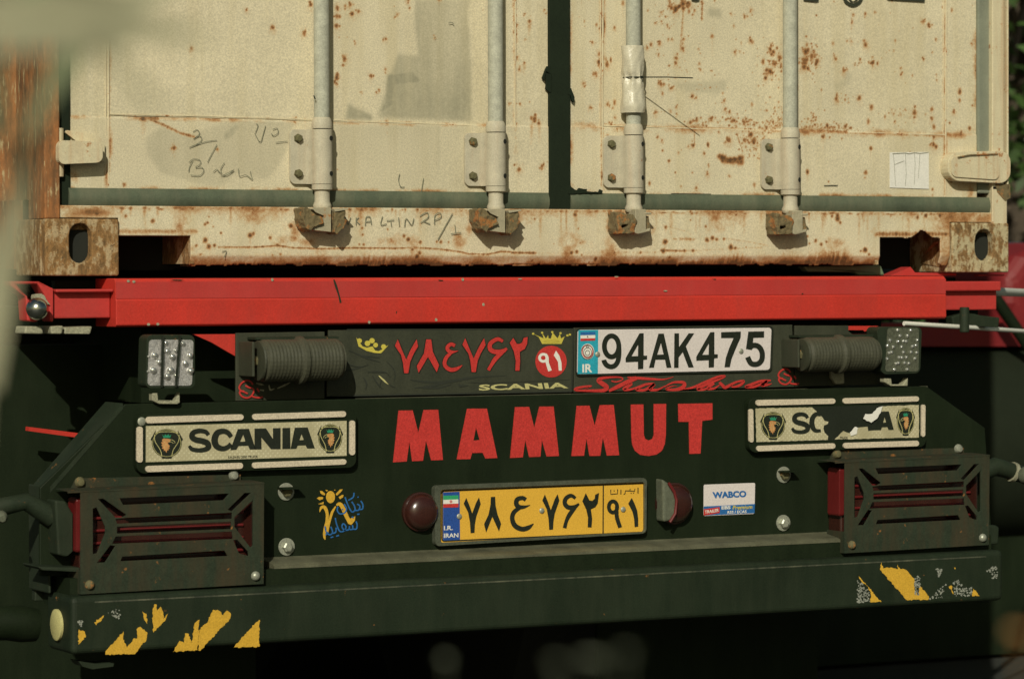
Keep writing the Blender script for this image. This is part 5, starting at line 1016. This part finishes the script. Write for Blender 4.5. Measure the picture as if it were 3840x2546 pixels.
def emblem(t, cx, cy, sx, sy, par, flip=1):
    q = lambda pts: [t(cx+x*sx*flip, cy+y*sy) for x, y in pts]
    mb = MB(); mb.decal(q([(math.sin(R(a))*.46, -math.cos(R(a))*.46) for a in range(0, 360, 12)]), YK-.0003)
    for p_ in ([(-.34, -.42), (-.5, -.12), (-.45, -.05), (-.36, -.2)], [(.34, -.42), (.5, -.12), (.45, -.05), (.36, -.2)], [(-.18, .42), (-.14, .5), (.14, .5), (.18, .42)]): mb.k += 1; mb.decal(q(p_), YK-.0003)
    e = mb.build('emblem', 'ink', par)
    mb = MB(); mb.stroke(q([(math.sin(R(a))*.435, -math.cos(R(a))*.435) for a in range(0, 360, 14)]), 1.6, YK-.0008, closed=True)
    mb.stroke(q([(-.36, -.32), (-.18, -.36), (0, -.37), (.18, -.36), (.36, -.32)]), 2.2, YK-.0008, smooth=3); mb.stroke(q([(.38, -.28), (.36, -.05), (.2, .22), (.15, .44)]), 2.2, YK-.0008, smooth=3); mb.stroke(q([(-.38, -.28), (-.36, -.05), (-.2, .22), (-.15, .44)]), 2.2, YK-.0008, smooth=3)
    mb.build('ring', 'yellet', e)
    mb = MB(); mb.decal(q([(-.15, -.10), (-.10, -.15), (.06, -.14), (.12, -.10), (.10, -.04), (.03, -.01), (.05, .05), (.10, .09), (.07, .12), (.09, .17), (.05, .18), (.05, .24), (.01, .23), (-.01, .31), (-.05, .24), (-.09, .25), (-.09, .19), (-.15, .17), (-.12, .12), (-.17, .07), (-.13, .04), (-.18, -.02), (-.13, -.03)]), YK-.0009); mb.build('griffin_head', 'orange', e)
    mb = MB(); mb.stroke(q([(.08, -.12), (.17, -.10), (.24, -.05), (.25, .0)]), 1.6, YK-.0010, smooth=3); mb.stroke(q([(.06, -.03), (.14, -.04), (.20, .01)]), 1.4, YK-.0010, smooth=3)
    for p_ in ([(-.10, -.08), (-.05, .0), (-.06, .1)], [(-.02, .02), (.02, .1), (.0, .2)], [(-.12, .06), (-.06, .14), (-.06, .22)], [(-.04, -.1), (.03, -.07)]): mb.stroke(q(p_), 1.1, YK-.0011, smooth=3)
    mb.build('griffin_lines', 'yellet', e)
    mb = MB(); mb.decal(q([(-.14, -.28), (-.08, -.22), (-.05, -.29), (0, -.24), (.05, -.29), (.08, -.22), (.14, -.28), (.1, -.17), (-.1, -.17)]), YK-.0009); mb.build('crown', 'emgreen', e)
emblem(cSL, 345, 388, 335, 318, stL); emblem(cSL, 2030, 335, 268, 312, stL, -1)
mb = MB(); text_mesh(mb, 'S.X.DI-EU 2020 TRUCK', mp(cSL, [(975, 522), (1285, 514), (1285, 538), (975, 545)]), YK-.0004, .02); mb.build('small_print', 'ink', stL)
MB().prism(mp(cSR, [(98, 130), (1216, 100), (1216, 330), (104, 362)]), YK, .0004).build('sticker_backing', 'ink', pR)
stR = MB().prism(jag(mp(cSR, [(98, 130), (485, 123), (555, 190), (570, 215), (598, 222), (590, 238), (568, 245), (562, 265), (570, 295), (595, 320), (592, 345), (104, 360)]), 1.2, 9, 1), YK-.0006, .0005).build('sticker', 'sticker', pR, label='torn left half of the sticker')
st2 = MB().prism(jag(mp(cSR, [(972, 115), (1216, 106), (1216, 328), (640, 343), (700, 285), (740, 300), (800, 262), (865, 255), (870, 285), (930, 280), (960, 230), (955, 140)]), 1.2, 9, 2), YK-.0006, .0005).build('sticker', 'sticker', pR, label='torn right half of the sticker')
MB().prism(jag(mp(cSR, [(835, 200), (850, 168), (900, 165), (930, 128), (968, 115), (955, 160), (930, 200), (890, 228)]), 1.5, 8, 5), YK-.006, .0005).build('torn_flap', 'label', pR, label='curled white flap of torn sticker')
MB().prism(jag(mp(cSR, [(745, 295), (780, 255), (800, 262), (790, 305), (750, 318)]), 1.2, 8, 6), YK-.003, .0005).build('torn_flap', 'label', pR)
YK -= .0006
quadletters(cSR, stR, ['S'], .31, lambda x, y: (340+(x-560)*.533, 158+(y-243)*.615))
glyph(cSR, [], [([(545, 172), (512, 170), (487, 200), (485, 245), (505, 280), (545, 283)], [26, 30, 34, 36, 28, 20], False)], YK-.0004, 'ink', stR, 740/1352, 'letter', .0003)
quadletters(cSR, st2, ['A2'], .3, lambda x, y: (930+(x-1622)*.46, 150+(y-226)*.585+(x-1622)*-.0))
emblem(cSR, 218, 245, 178, 200, stR); emblem(cSR, 1126, 217, 130, 200, st2, -1)
mb = MB(); text_mesh(mb, 'TRUCK', mp(cSR, [(675, 325), (730, 322), (730, 337), (675, 340)]), YK-.0004, .02); mb.build('small_print', 'ink', st2)
# --- yellow number plate
fr = mp(cYel, [(82, 108), (2222, 30), (2215, 590), (90, 720)])
MB().prism(rrect(fr, .08), YM-.018, .017, [rrect(mp(cYel, [(140, 150), (2200, 72), (2200, 575), (140, 685)]), .06)]).build('plate_frame', 'frame', tr, bevel=.004, seg=3)
ypl = MB().prism(mp(cYel, [(136, 146), (2204, 68), (2204, 580), (136, 690)]), YM-.010, .008).build('number_plate', 'yel', tr, label='yellow plate with black Persian numerals')
YY = YM-.010
mb = MB()
mb.stroke(rrect(mp(cYel, [(155, 162), (2205, 84), (2200, 576), (155, 668)]), .05), 5, YY, closed=True); mb.stroke(mp(cYel, [(1780, 105), (1778, 590)]), 4.5, YY); mb.build('plate_border', 'ink', ypl)
mb = MB(); mb.decal(mp(cYel, [(165, 176), (332, 168), (336, 655), (165, 664)]), YY); mb.build('country_strip', 'blue', ypl)
mb = MB(); mb.decal(mp(cYel, [(168, 210), (320, 205), (320, 246), (168, 251)]), YY-.0006); mb.build('flag_band', 'green', ypl)
mb = MB(); mb.decal(mp(cYel, [(168, 251.5), (320, 246.5), (320, 288), (168, 293)]), YY-.0006); text_mesh(mb, 'I.R.', mp(cYel, [(174, 514), (262, 510), (262, 555), (174, 558)]), YY-.0006, .02); text_mesh(mb, 'IRAN', mp(cYel, [(174, 590), (320, 585), (320, 628), (174, 634)]), YY-.0006, .02); mb.build('flag_band', 'label', ypl, split=True)
mb = MB(); mb.decal(mp(cYel, [(168, 293.5), (320, 288.5), (320, 326), (168, 330)]), YY-.0006); ring(mb, cYel, 245, 268, 10, 10, 3, YY-.0012, 10); mb.build('flag_band', 'redlet', ypl)
YSEV = [(400, 232), (375, 290), (420, 380), (438, 480), (445, 585), (482, 583), (486, 500), (500, 420), (545, 290), (528, 228), (500, 280), (460, 390), (432, 310)]
YEI = [(648, 222), (690, 220), (695, 310), (715, 400), (750, 490), (730, 568), (662, 420), (600, 578), (580, 495), (625, 400), (645, 300)]
YTW = [(1605, 185), (1570, 265), (1610, 350), (1628, 430), (1625, 528), (1662, 528), (1668, 440), (1655, 345), (1700, 325), (1725, 285), (1737, 182), (1700, 200), (1695, 240), (1670, 262), (1640, 255)]
sy = 880/2365
glyph(cYel, [[YSEV]], [], YY, 'ink', ypl, sy, 'numeral', .001); glyph(cYel, [[YEI]], [], YY, 'ink', ypl, sy, 'numeral', .001)
glyph(cYel, [], [([(1000, 250), (965, 232), (915, 245), (903, 290), (930, 322), (985, 322), (1042, 304)], [40, 42, 46, 48, 46, 30, 5], False), ([(945, 325), (880, 375), (862, 440), (890, 510), (960, 545), (1025, 530), (1078, 490)], [36, 44, 46, 50, 48, 44, 6], False)], YY, 'ink', ypl, sy, 'numeral', .001)
glyph(cYel, [[[(x+792, y-33) for x, y in YSEV]]], [], YY, 'ink', ypl, sy, 'numeral', .001)
glyph(cYel, [], [([(1500, 235), (1455, 208), (1405, 235), (1392, 285), (1425, 325), (1485, 325), (1536, 290)], [30, 38, 42, 44, 46, 44, 18], False), ([(1495, 325), (1440, 400), (1410, 460), (1390, 535)], [40, 44, 36, 38], False)], YY, 'ink', ypl, sy, 'numeral', .001)
glyph(cYel, [[YTW]], [], YY, 'ink', ypl, sy, 'numeral', .001)
glyph(cYel, [], [(el(1878, 322, 42, 56), 38, True), ([(1915, 290), (1915, 360), (1918, 430), (1950, 530)], [30, 38, 42, 40], False)], YY, 'ink', ypl, sy, 'numeral', .001)
glyph(cYel, [[[(2068, 232), (2033, 290), (2075, 370), (2092, 440), (2098, 525), (2132, 520), (2132, 440), (2122, 360), (2100, 300)]]], [], YY, 'ink', ypl, sy, 'numeral', .001)
mb = MB()
for s_ in ([(2130, 130), (2130, 188)], [(2098, 140), (2096, 166), (2050, 162), (2050, 140)], [(2050, 162), (2002, 160), (2000, 188), (1985, 196)], [(1958, 150), (1957, 197)], [(1924, 145), (1924, 190), (1856, 196), (1855, 150)], [(2056, 185), (2066, 184)], [(2080, 183), (2090, 182)], [(1884, 160), (1895, 160)]): mb.stroke(mp(cYel, s_), 3.6, YY)
mb.build('country_word', 'ink', ypl)
for p_ in ((328, 418), (1160, 360), (1980, 348)): screw(*cYel(*p_), .0062, YY-.0012, ypl)
# --- domed lamps either side of the yellow plate
def dome(cx, cy, rx, h, mat, nm, lab):
    c_ = P3(*D_(cx, cy), YM-.001); prof_ = [(0, rx*1.08), (.008, rx*1.08), (.0085, rx)]+[(.008+h*math.sin(R(a)), rx*math.cos(R(a))**.7) for a in range(6, 90, 7)]
    return MB().lathe(c_, (0, -1, 0), prof_, 32).build(nm, mat, tr, smooth=True, label=lab)
d1 = dome(968, 1181, .039, .026, 'lensd', 'dome_lamp', 'dark red domed lamp left of the yellow plate'); 
d2 = dome(1554, 1162, .043, .026, 'lensd', 'dome_lamp', 'red domed lamp with clear side right of the yellow plate')
MB().prism(mp(m3, [(1385, 1260), (1440, 1300), (1490, 1370), (1510, 1460), (1500, 1580), (1450, 1650), (1392, 1660)]), YM-.036, .035).build('clear_side', 'clear', d2, bevel=.006, seg=3)
mb = MB(); mb.tube([P3(*m3(*p), YM-.040) for p in ((1440, 1300), (1490, 1380), (1512, 1460), (1500, 1580), (1450, 1660))], .0035, 8); mb.build('red_rim', 'lens', d2, smooth=True)
# --- white and blue maker's label
wb = MB().prism(rrect(mp(m3, [(1762, 1315), (2234, 1298), (2228, 1582), (1760, 1602)]), .05), YM-.0008, .0008).build('sticker', 'white', tr, label='white and blue WABCO sticker')
mb = MB(); mb.decal(mp(m3, [(1762, 1515), (2232, 1492), (2228, 1576), (1762, 1598)]), YM-.0008); text_mesh(mb, 'WABCO', mp(m3, [(1840, 1382), (2152, 1368), (2155, 1430), (1845, 1442)]), YM-.0008, .05); mb.build('print', 'bluev', wb)
mb = MB(); mb.k = 2; mb.decal(mp(m3, [(1762, 1540), (1908, 1520), (1908, 1574), (1762, 1598)]), YM-.0012); mb.build('print', 'redlet', wb)
mb = MB(); mb.k = 3
text_mesh(mb, 'EBS', mp(m3, [(1925, 1512), (2008, 1508), (2008, 1538), (1925, 1542)]), YM-.0013, .03); text_mesh(mb, 'RSS / ECAS', mp(m3, [(1980, 1556), (2155, 1548), (2155, 1574), (1980, 1582)]), YM-.0013, .02); text_mesh(mb, 'TRAILER', mp(m3, [(1772, 1552), (1900, 1534), (1900, 1562), (1772, 1582)]), YM-.0018, .02); mb.build('print', 'label', wb)
mb = MB(); mb.k = 3; text_mesh(mb, 'Premium', mp(m3, [(2032, 1508), (2212, 1500), (2206, 1536), (2026, 1544)]), YM-.0013, .02); mb.build('print', 'ysign', wb)
# --- sun sticker with blue script
mb = MB(); mb.ell(*cSun(327, 248), 50*.335, 68*.335, YM, 24)
for pl in ([(208, 178), (235, 182), (268, 212), (262, 228), (240, 224), (215, 205)], [(268, 168), (300, 172), (285, 186)], [(365, 165), (385, 168), (372, 176)], [(386, 215), (430, 165), (462, 160), (455, 178), (405, 228), (390, 228)], [(418, 248), (455, 224), (472, 224), (468, 250), (432, 272)], [(172, 262), (200, 246), (243, 248), (243, 270), (205, 284)], [(188, 328), (250, 300), (248, 328)], [(520, 545), (545, 490), (605, 462), (600, 510), (560, 560)]): mb.k += 1; mb.decal(mp(cSun, pl), YM)
for s_, wd in (([(205, 415), (225, 365), (262, 365), (288, 430), (285, 520), (262, 610), (258, 690), (268, 725)], [8, 30, 38, 34, 32, 30, 28, 8]), ([(385, 352), (345, 420), (320, 500), (300, 580), (290, 650)], [14, 28, 28, 28, 26]), ([(392, 340), (430, 325), (465, 370), (500, 450), (545, 540)], [20, 40, 46, 46, 40])): mb.stroke(mp(cSun, s_), [x*.335 for x in wd], YM, smooth=6)
ss = mb.build('sun_sticker', 'ytape', tr, label='yellow sun sticker with blue handwriting')
mb = MB(); mb.k = 14
for s_ in ([(590, 200), (580, 250), (525, 285)], [(490, 250), (515, 320), (545, 385), (570, 415), (600, 395), (595, 350), (565, 300)], [(600, 395), (640, 395), (655, 350), (625, 325)], [(650, 385), (685, 380), (688, 330), (665, 290)], [(410, 355), (402, 395), (430, 435), (485, 425), (505, 380), (480, 325)],
    [(380, 480), (395, 550), (430, 630), (480, 625), (500, 580), (470, 545), (455, 580), (480, 615), (530, 612), (540, 570)], [(540, 610), (575, 605), (572, 560)], [(575, 605), (615, 605), (625, 560), (612, 520)], [(265, 575), (280, 640), (320, 670), (350, 640), (330, 580)], [(350, 655), (385, 640), (390, 590)], [(270, 675), (300, 640)], [(328, 702), (358, 692)], [(390, 686), (422, 676)], [(625, 442), (652, 438)], [(565, 470), (585, 478)], [(630, 245), (640, 252)], [(455, 380), (465, 390)]): mb.stroke(mp(cSun, s_), 5.2, YM, smooth=5 if len(s_) > 2 else 0)
mb.build('blue_handwriting', 'bluev', ss)
# --- big bolts on the panel
for cx, cy, k in ((660, 1135, 0), (661, 1262, 1), (1809, 1096, 0), (1808, 1207, 1)):
    c_ = P3(*D_(cx, cy), YM-.0005)
    o = MB().lathe(c_, (0, -1, 0), [(0, .0185), (.003, .0185)], 24).build('washer', 'zinc', tr, bevel=.0005)
    MB().lathe(c_+Vector((0, -.003, 0)), (0, -1, 0), [(0, .0115), (.009, .0112), (.011, .008)], 6, .3).build('bolt_head', 'zinc' if k else 'boltrust', o)
mb = MB(); mb.box(Xw((640, 1128), YM), Xw((684, 1128), YM), YM-.03, YM-.001, Zw((660, 1128), YM), Zw((660, 1124), YM)); mb.box(Xw((1795, 1088), YM), Xw((1828, 1088), YM), YM-.03, YM-.001, Zw((1808, 1089), YM), Zw((1808, 1086), YM)); mb.build('bolt_shield', 'black', tr, split=True)
# --- tail lamps in steel guards
YG = -.185
def tail():
    o = MB().prism(mp(cTL, [(280, 180), (1200, 140), (1200, 560), (280, 590)]), YG+.030, .055).build('tail_lamp', 'lensd', tr, bevel=.006, seg=3)
    MB().prism(mp(cTL, [(262, 180), (300, 180), (300, 465), (262, 470)]), YG+.020, .05).build('side_lens', 'lens', o, bevel=.006, seg=3)
    for i in range(4):
        y = 262+i*66; MB().prism(mp(cTL, [(330, y+18), (1150, y-16), (1150, y), (330, y+34)]), YG+.024, .008).build('lens_rib', 'lens', o, bevel=.003)
    holes = [[(490, 180), (1070, 155), (1040, 190), (510, 215)], [(378, 184), (405, 182), (528, 268), (500, 282), (470, 282)], [(470, 290), (520, 284), (1085, 256), (1085, 288), (478, 314)], [(478, 330), (1080, 304), (1080, 342), (478, 366)], [(470, 382), (1085, 356), (1090, 394), (452, 420)], [(505, 488), (1045, 456), (1062, 484), (495, 512)],
             [(350, 235), (370, 228), (415, 330), (415, 365), (372, 470), (350, 475)], [(1195, 190), (1195, 430), (1182, 440), (1098, 330), (1098, 280)], [(1185, 152), (1152, 152), (1062, 240), (1085, 248)], [(372, 520), (415, 518), (470, 432), (442, 428)], [(1092, 402), (1122, 470), (1172, 485), (1170, 462), (1112, 398)]]
    gd = MB().prism(mp(cTL, [(285, 148), (1255, 102), (1252, 632), (285, 688)]), YG, .004, [mp(cTL, h) for h in holes]).build('guard', 'guard', o, bevel=.0012)
    x0, z0 = P(*cTL(285, 148), YG); x1, z1 = P(*cTL(1255, 102), YG)
    MB().add([(x0-.028, YG-.001, z0+.002), (x1, YG-.001, z1+.002), (x1, YM-.01, z1+.004), (x0-.028, YM-.01, z0+.004), (x0-.028, YG-.001, z0-.001), (x1, YG-.001, z1-.001)], [(0, 1, 2, 3), (0, 1, 5, 4)]).build('guard_top', 'guard', o)
    MB().prism(mp(cTL, [(262, 75), (1130, 55), (1132, 95), (235, 128)]), YM-.012, .004).build('guard_flange', 'guard', o)
    MB().box(x0, x0+.004, YG+.0045, YM-.01, P(*cTL(285, 688), YG)[1], P(*cTL(285, 560), YG)[1]).build('guard_side', 'guard', o)
    for cx, cy, m_ in ((280, 95, 'boltrust'), (1092, 60, 'zinc')): 
        c_ = P3(*cTL(cx, cy), YM-.012); MB().lathe(c_, (0, -1, 0), [(0, .011), (.004, .0105), (.009, .007), (.010, .002)], 16).build('screw', m_, o, smooth=True)
    for cx, cy, m_ in ((332, 637, 'boltrust'), (1208, 590, 'zinc')):
        c_ = P3(*cTL(cx, cy), YG); MB().lathe(c_, (0, -1, 0), [(0, .010), (.004, .0095), (.008, .006), (.009, .002)], 16).build('screw', m_, o, smooth=True)
    return o
tl = tail(); tl['label'] = 'left tail lamp behind a rusty steel guard'
xa_, za_ = P(*cTL(285, 148), YG); xb_, zb_ = P(*cTR(158, 168), YG)
t2_ = copy_tree(tl, tr, (xb_-xa_, 0, zb_-za_)); t2_['label'] = 'right tail lamp behind a rusty steel guard'
# --- side fittings at the left end
mb = MB(); mb.prism(mp(cTL, [(150, 190), (205, 195), (245, 260), (245, 460), (210, 490), (165, 480)]), YM-.05, .06); mb.prism(mp(cTL, [(60, 540), (285, 545), (285, 570), (80, 560)]), YM-.06, .10); mb.build('cable_housing', 'blackm', tr, split=True, bevel=.004, seg=3)
def marker(path, wr, tipc, lab, k=1.0):
    o = MB().tube(path, wr, 14).build('marker_arm', 'blackm', tr, smooth=True, label=lab)
    MB().lathe(tipc[0], tipc[1], [(0, .020*k), (.006, .022*k), (.018, .020*k), (.024, .012*k)], 18).build('marker_lamp', 'clear', o, smooth=True)
    return o
p = [P3(*m1(x, y), -.11) for x, y in ((480, 1610), (360, 1540), (230, 1470), (100, 1500), (10, 1520), (-60, 1560))]
marker(p, [.022, .020, .018, .018, .019, .020], (P3(*m1(10, 1600), -.13), (-.2, -1, -.2)), 'left rubber marker lamp arm', .55)
p = [P3(*m4(x, y), -.10) for x, y in ((1980, 1200), (2080, 1150), (2200, 1180), (2330, 1220), (2440, 1250))]
o = marker(p, [.020, .022, .020, .020, .022], (P3(*m4(2350, 1230), -.13), (.2, -1, 0)), 'right rubber marker lamp arm')
MB().tube([P3(*m4(2235, 1195), -.10), P3(*m4(2262, 1205), -.10)], .024, 14).build('clamp_ring', 'ptag', o, smooth=True)
mb = MB(); mb.prism(mp(b4, [(1985, 145), (2100, 155), (2130, 170), (2120, 330), (1985, 345)]), -.15, .08); mb.build('end_cover', 'blackm', tr, bevel=.006, seg=3)
p = [P3(*b1(x, y), .02) for x, y in ((330, 1070), (200, 1060), (60, 1050), (-120, 1060))]; MB().tube(p, [.034, .038, .036, .034], 18).build('exhaust_pipe', 'black', tr, smooth=True)
MB().prism(mp(m1, [(265, 785), (770, 848), (790, 862), (740, 888), (262, 822)]), .25, .02).build('red_rod', 'red', tr)
# mudflaps, axles and wheels
MB().box(-.02, .62, .35, .362, .22, 1.10).box(1.50, 2.12, .35, .362, .22, .98).build('mudflap', 'black', tr, split=True)
MB().box(.3, 2.1, .28, .30, .45, 1.04).build('rear_crossmember', 'black', tr)
for yy in (1.2, 2.6, 4.0):
    for xx in (.02, 1.50):
        wl = MB().lathe((xx, yy, .5), (1, 0, 0), [(0, .30), (.02, .46), (.08, .5), (.55, .5), (.6, .46), (.62, .30)], 36).build('wheel', 'tyre', tr, smooth=True)
        MB().lathe((xx+.01, yy, .5), (1, 0, 0), [(0, .12), (.06, .28), (.0601, .05)], 24).build('rim', 'blackm', wl)
mb = MB(); mb.box(.02, .05, .6, 9, .75, .98); mb.build('side_guard', 'black', tr)
mb = MB(); mb.box(.6, .75, .32, 12, .70, .979); mb.box(1.6, 1.75, .32, 12, .70, .979); mb.build('chassis_rail', 'black', tr, split=True)

# ================================================================== THINGS BEHIND
YX = 2.2
rt = empty('parked_truck', (4.6, 3.0, 0), 'red truck with white rails and a dark round tank parked behind on the right', 'truck')
MB().prism(mp(D_, [(2320, 640), (2355, 590), (2420, 560), (2900, 555), (2900, 800), (2320, 800)]), YX+.3, .5).build('mudguard', 'shadered', rt, bevel=.05, seg=4)
MB().prism(mp(D_, [(1900, 748), (2330, 745), (2345, 700), (2400, 760), (2900, 760), (2900, 800), (1900, 800)]), YX+.1, .2).build('body_panel', 'shadered', rt)
tag(MB().tube([P3(*D_(2288, 673), .09), P3(*D_(2420, 679), .9)], .0105, 12).build('rail', 'whiter', None, smooth=True), 'upper thick white rail jutting out at the right end of the red beam', 'rail')
tag(MB().tube([P3(*D_(2088, 747), -.056), P3(*D_(2250, 757), -.02), P3(*D_(2420, 769), .5)], .0055, 12).build('rail', 'whiter', None, smooth=True), 'lower thin white rail running right from above the square lamp', 'rail')
MB().tube([P3(*D_(2300, 690), YX), P3(*D_(2375, 800), YX)], .02, 10).build('hose', 'black', rt, smooth=True)
xA, xB = P(*D_(1700, 850), YX)[0], P(*D_(2900, 850), YX)[0]; zt_ = P(*D_(2250, 797), YX)[1]
MB().lathe((xA, YX+.25, zt_-.33), (1, 0, 0), [(0, .28), (.02, .33), (xB-xA-.02, .33), (xB-xA, .28)], 48).build('tank', paint('tank_paint', (.016, .021, .012), .7, grain=.16, spec=.12), rt, smooth=True)
MB().box(xA-.3, xB+.5, YX+.1, YX+2.0, .015, zt_-.45).build('skirt', 'black', rt)
MB().box(P(*D_(2342, 600), YX+.3)[0], 9, YX+.9, YX+3, P(*D_(2350, 640), YX+.9)[1], P(*D_(2350, 560), YX+.9)[1]).build('cab', paint('blue_cab', (.05, .09, .13), .4), rt)
for xx in (4.0, 6.0): MB().lathe((xx, YX+1.2, .5), (0, 1, 0), [(0, .3), (.02, .46), (.25, .5), (.3, .46)], 30).build('wheel', 'tyre', rt, smooth=True)
# trees
def leaf_mat(name, c):
    m, n, b = new_mat(name); oi = noise(n, coords(n), 1.3, 3)
    cc = mix(n, ramp(n, oi, .35, .65), tuple(x*.55 for x in c), c); n.links.new(cc, b.inputs['Base Color']); b.inputs['Roughness'].default_value = .55; return m
LM = leaf_mat('tree_leaf', (.055, .11, .022)); BK = paint('bark', (.08, .06, .04), .9)
def tree(x, y, h, r, seed, lab, n=9000):
    rr = np.random.default_rng(seed); t_ = empty('leafy_tree', (x, y, 0), lab, 'tree', 'trees behind the parked truck')
    mb = MB(); mb.tube([(x, y, -.05), (x+.1, y, h*.3), (x-.05, y+.1, h*.75)], [.2, .15, .05], 10)
    for k in range(6):
        a_ = k*1.05; z = h*(.15+.09*k); mb.tube([(x, y, z), (x+math.cos(a_)*r*.5, y+math.sin(a_)*r*.5, z+r*.3), (x+math.cos(a_)*r*.9, y+math.sin(a_)*r*.9, z+r*.5)], [.07, .04, .015], 6)
    mb.build('trunk', BK, t_, smooth=True)
    cl = []
    for _ in range(60):
        d = rr.normal(size=3); d /= np.linalg.norm(d); q = rr.uniform(.45, 1)**.5; cl.append((x+d[0]*r*q, y+d[1]*r*q, h*.46+d[2]*h*.45*q, rr.uniform(.35, .75)))
    cl = np.array(cl); ci = rr.integers(0, 60, n); off = rr.normal(size=(n, 3)); off /= np.linalg.norm(off, axis=1)[:, None]
    c_ = cl[ci, :3]+off*(cl[ci, 3]*rr.uniform(.3, 1, n)**.5)[:, None]; c_[:, 2] = np.maximum(c_[:, 2], .1)
    u = rr.normal(size=(n, 3)); u /= np.linalg.norm(u, axis=1)[:, None]; v = np.cross(u, rr.normal(size=(n, 3))); v /= np.linalg.norm(v, axis=1)[:, None]
    s_ = rr.uniform(.03, .07, n)[:, None]
    V = np.stack([c_-u*s_, c_+v*s_*.5, c_+u*s_, c_-v*s_*.5], 1).reshape(-1, 3)-np.array([x, y, 0])
    me = bpy.data.meshes.new('crown'); me.from_pydata(V.tolist(), [], np.arange(n*4).reshape(-1, 4).tolist()); me.materials.append(LM)
    o = bpy.data.objects.new('crown', me); COL.objects.link(o); o.parent = t_
tree(8.4, 8.0, 4.6, 2.1, 1, 'dense green tree seen right beside the container edge', 26000)
tree(11.2, 10.5, 5.6, 2.2, 2, 'broad leafy tree half outside the right edge'); tree(7.0, 11.5, 5.0, 1.8, 3, 'leafy tree standing behind the container')
tree(13.0, 15.0, 6.0, 2.6, 4, 'tall green tree furthest to the right')

# ================================================================== OUT OF FOCUS FOREGROUND
LG = paint('dusty_leaf', (.32, .31, .20), .6, var=.25, scale=30); LG2 = paint('dark_dusty_leaf', (.20, .23, .13), .6, var=.25, scale=30)
pl_ = empty('roadside_plant', RP(-400, 2600, 1.9), 'blurred pale green stalk and leaves close to the lens at the left edge', 'plant')
def leaf(path, wd, dist, mat, nm='leaf', bend=.01):
    pts = [RP(*D_(*p), dist+dd) for p, dd in zip(path, np.linspace(0, bend*4, len(path)))]; mb = MB(); vs = []; k = 8
    q = cat_rom([tuple(p)+(w_,) for p, w_ in zip(pts, wd)], 5); n = len(q)
    for i in range(n):
        a_ = Vector(q[max(i-1, 0)][:3]); b_ = Vector(q[min(i+1, n-1)][:3]); d = (b_-a_).normalized(); sd = d.cross(F).normalized()
        c_ = Vector(q[i][:3]); w_ = q[i][3]/7693*dist/2
        vs += [c_-sd*w_, c_+F*w_*.25, c_+sd*w_]
    mb.add(vs, [(i*3+j, i*3+j+1, i*3+j+4, i*3+j+3) for i in range(n-1) for j in range(2)]); mb.build(nm, mat, pl_, smooth=True)
leaf([(-120, 40), (60, 30), (200, 45), (330, 62), (490, 92)], [50, 90, 80, 60, 10], 1.45, LG)
leaf([(-60, -60), (120, -10), (280, 10), (420, -30)], [60, 70, 60, 10], 1.8, LG)
leaf([(-80, 110), (60, 95), (190, 100), (260, 130), (370, 265)], [40, 50, 50, 34, 12], 1.35, LG)
leaf([(230, 60), (165, 130), (110, 215), (60, 330), (45, 480)], [20, 60, 45, 30, 24], 1.65, LG2)
leaf([(60, 300), (48, 430), (22, 560), (5, 700), (-20, 900)], [20, 46, 60, 50, 30], 1.7, LG, 'stalk')
leaf([(-40, -20), (90, 50), (230, 85), (340, 70)], [40, 80, 70, 20], 1.55, LG); leaf([(-60, 60), (-20, 180), (-10, 330)], [50, 60, 30], 1.6, LG2)
leaf([(40, 40), (90, -40), (130, -150)], [50, 50, 10], 1.7, LG2); leaf([(120, 30), (60, 90), (40, 160)], [30, 40, 10], 1.7, LG2)
leaf([(-20, 520), (-30, 900), (-60, 1400), (-100, 2200)], [14, 14, 14, 14], 1.8, LG, 'stalk')
wd_ = empty('dry_weed', RP(*D_(1250, 2600), 2.2), 'blurred tips of a dry weed in front of the bumper at the bottom edge', 'weed')
def tip_(cx, cy, w_, h, dist, mat, par, stem=(0, 900)):
    c_ = RP(*D_(cx, cy), dist); mb = MB(); s_ = dist/7693
    mb.add([c_+R2*(w_*s_*math.cos(a_))+U2*(h*s_*math.sin(a_))+F*(.004*math.cos(3*a_)) for a_ in np.linspace(0, 6.283, 12, endpoint=False)], [tuple(range(12))]); mb.build('seed_head', mat, par)
    b_ = RP(*D_(cx+stem[0], cy+stem[1]), dist); MB().tube([c_, c_.lerp(b_, .5)+R2*.004, b_], .0003, 5).build('stem', mat, par)
LW = paint('pale_seed', (.13, .15, .10), .6)
tip_(1030, 1520, 13, 7, 1.7, LW, wd_); tip_(1290, 1530, 22, 5, 1.4, LW, wd_, (-60, 800)); tip_(1375, 1517, 40, 6, 1.5, LW, wd_, (-90, 800)); tip_(1450, 1504, 22, 4, 1.4, LW, wd_, (-120, 800))
we2 = empty('orange_flower', RP(*D_(2380, 2600), 2.2), 'blurred orange flower head at the lower right edge', 'flower')
tip_(2352, 1456, 26, 9, 1.5, paint('orange_petal', (.36, .18, .05), .6), we2)
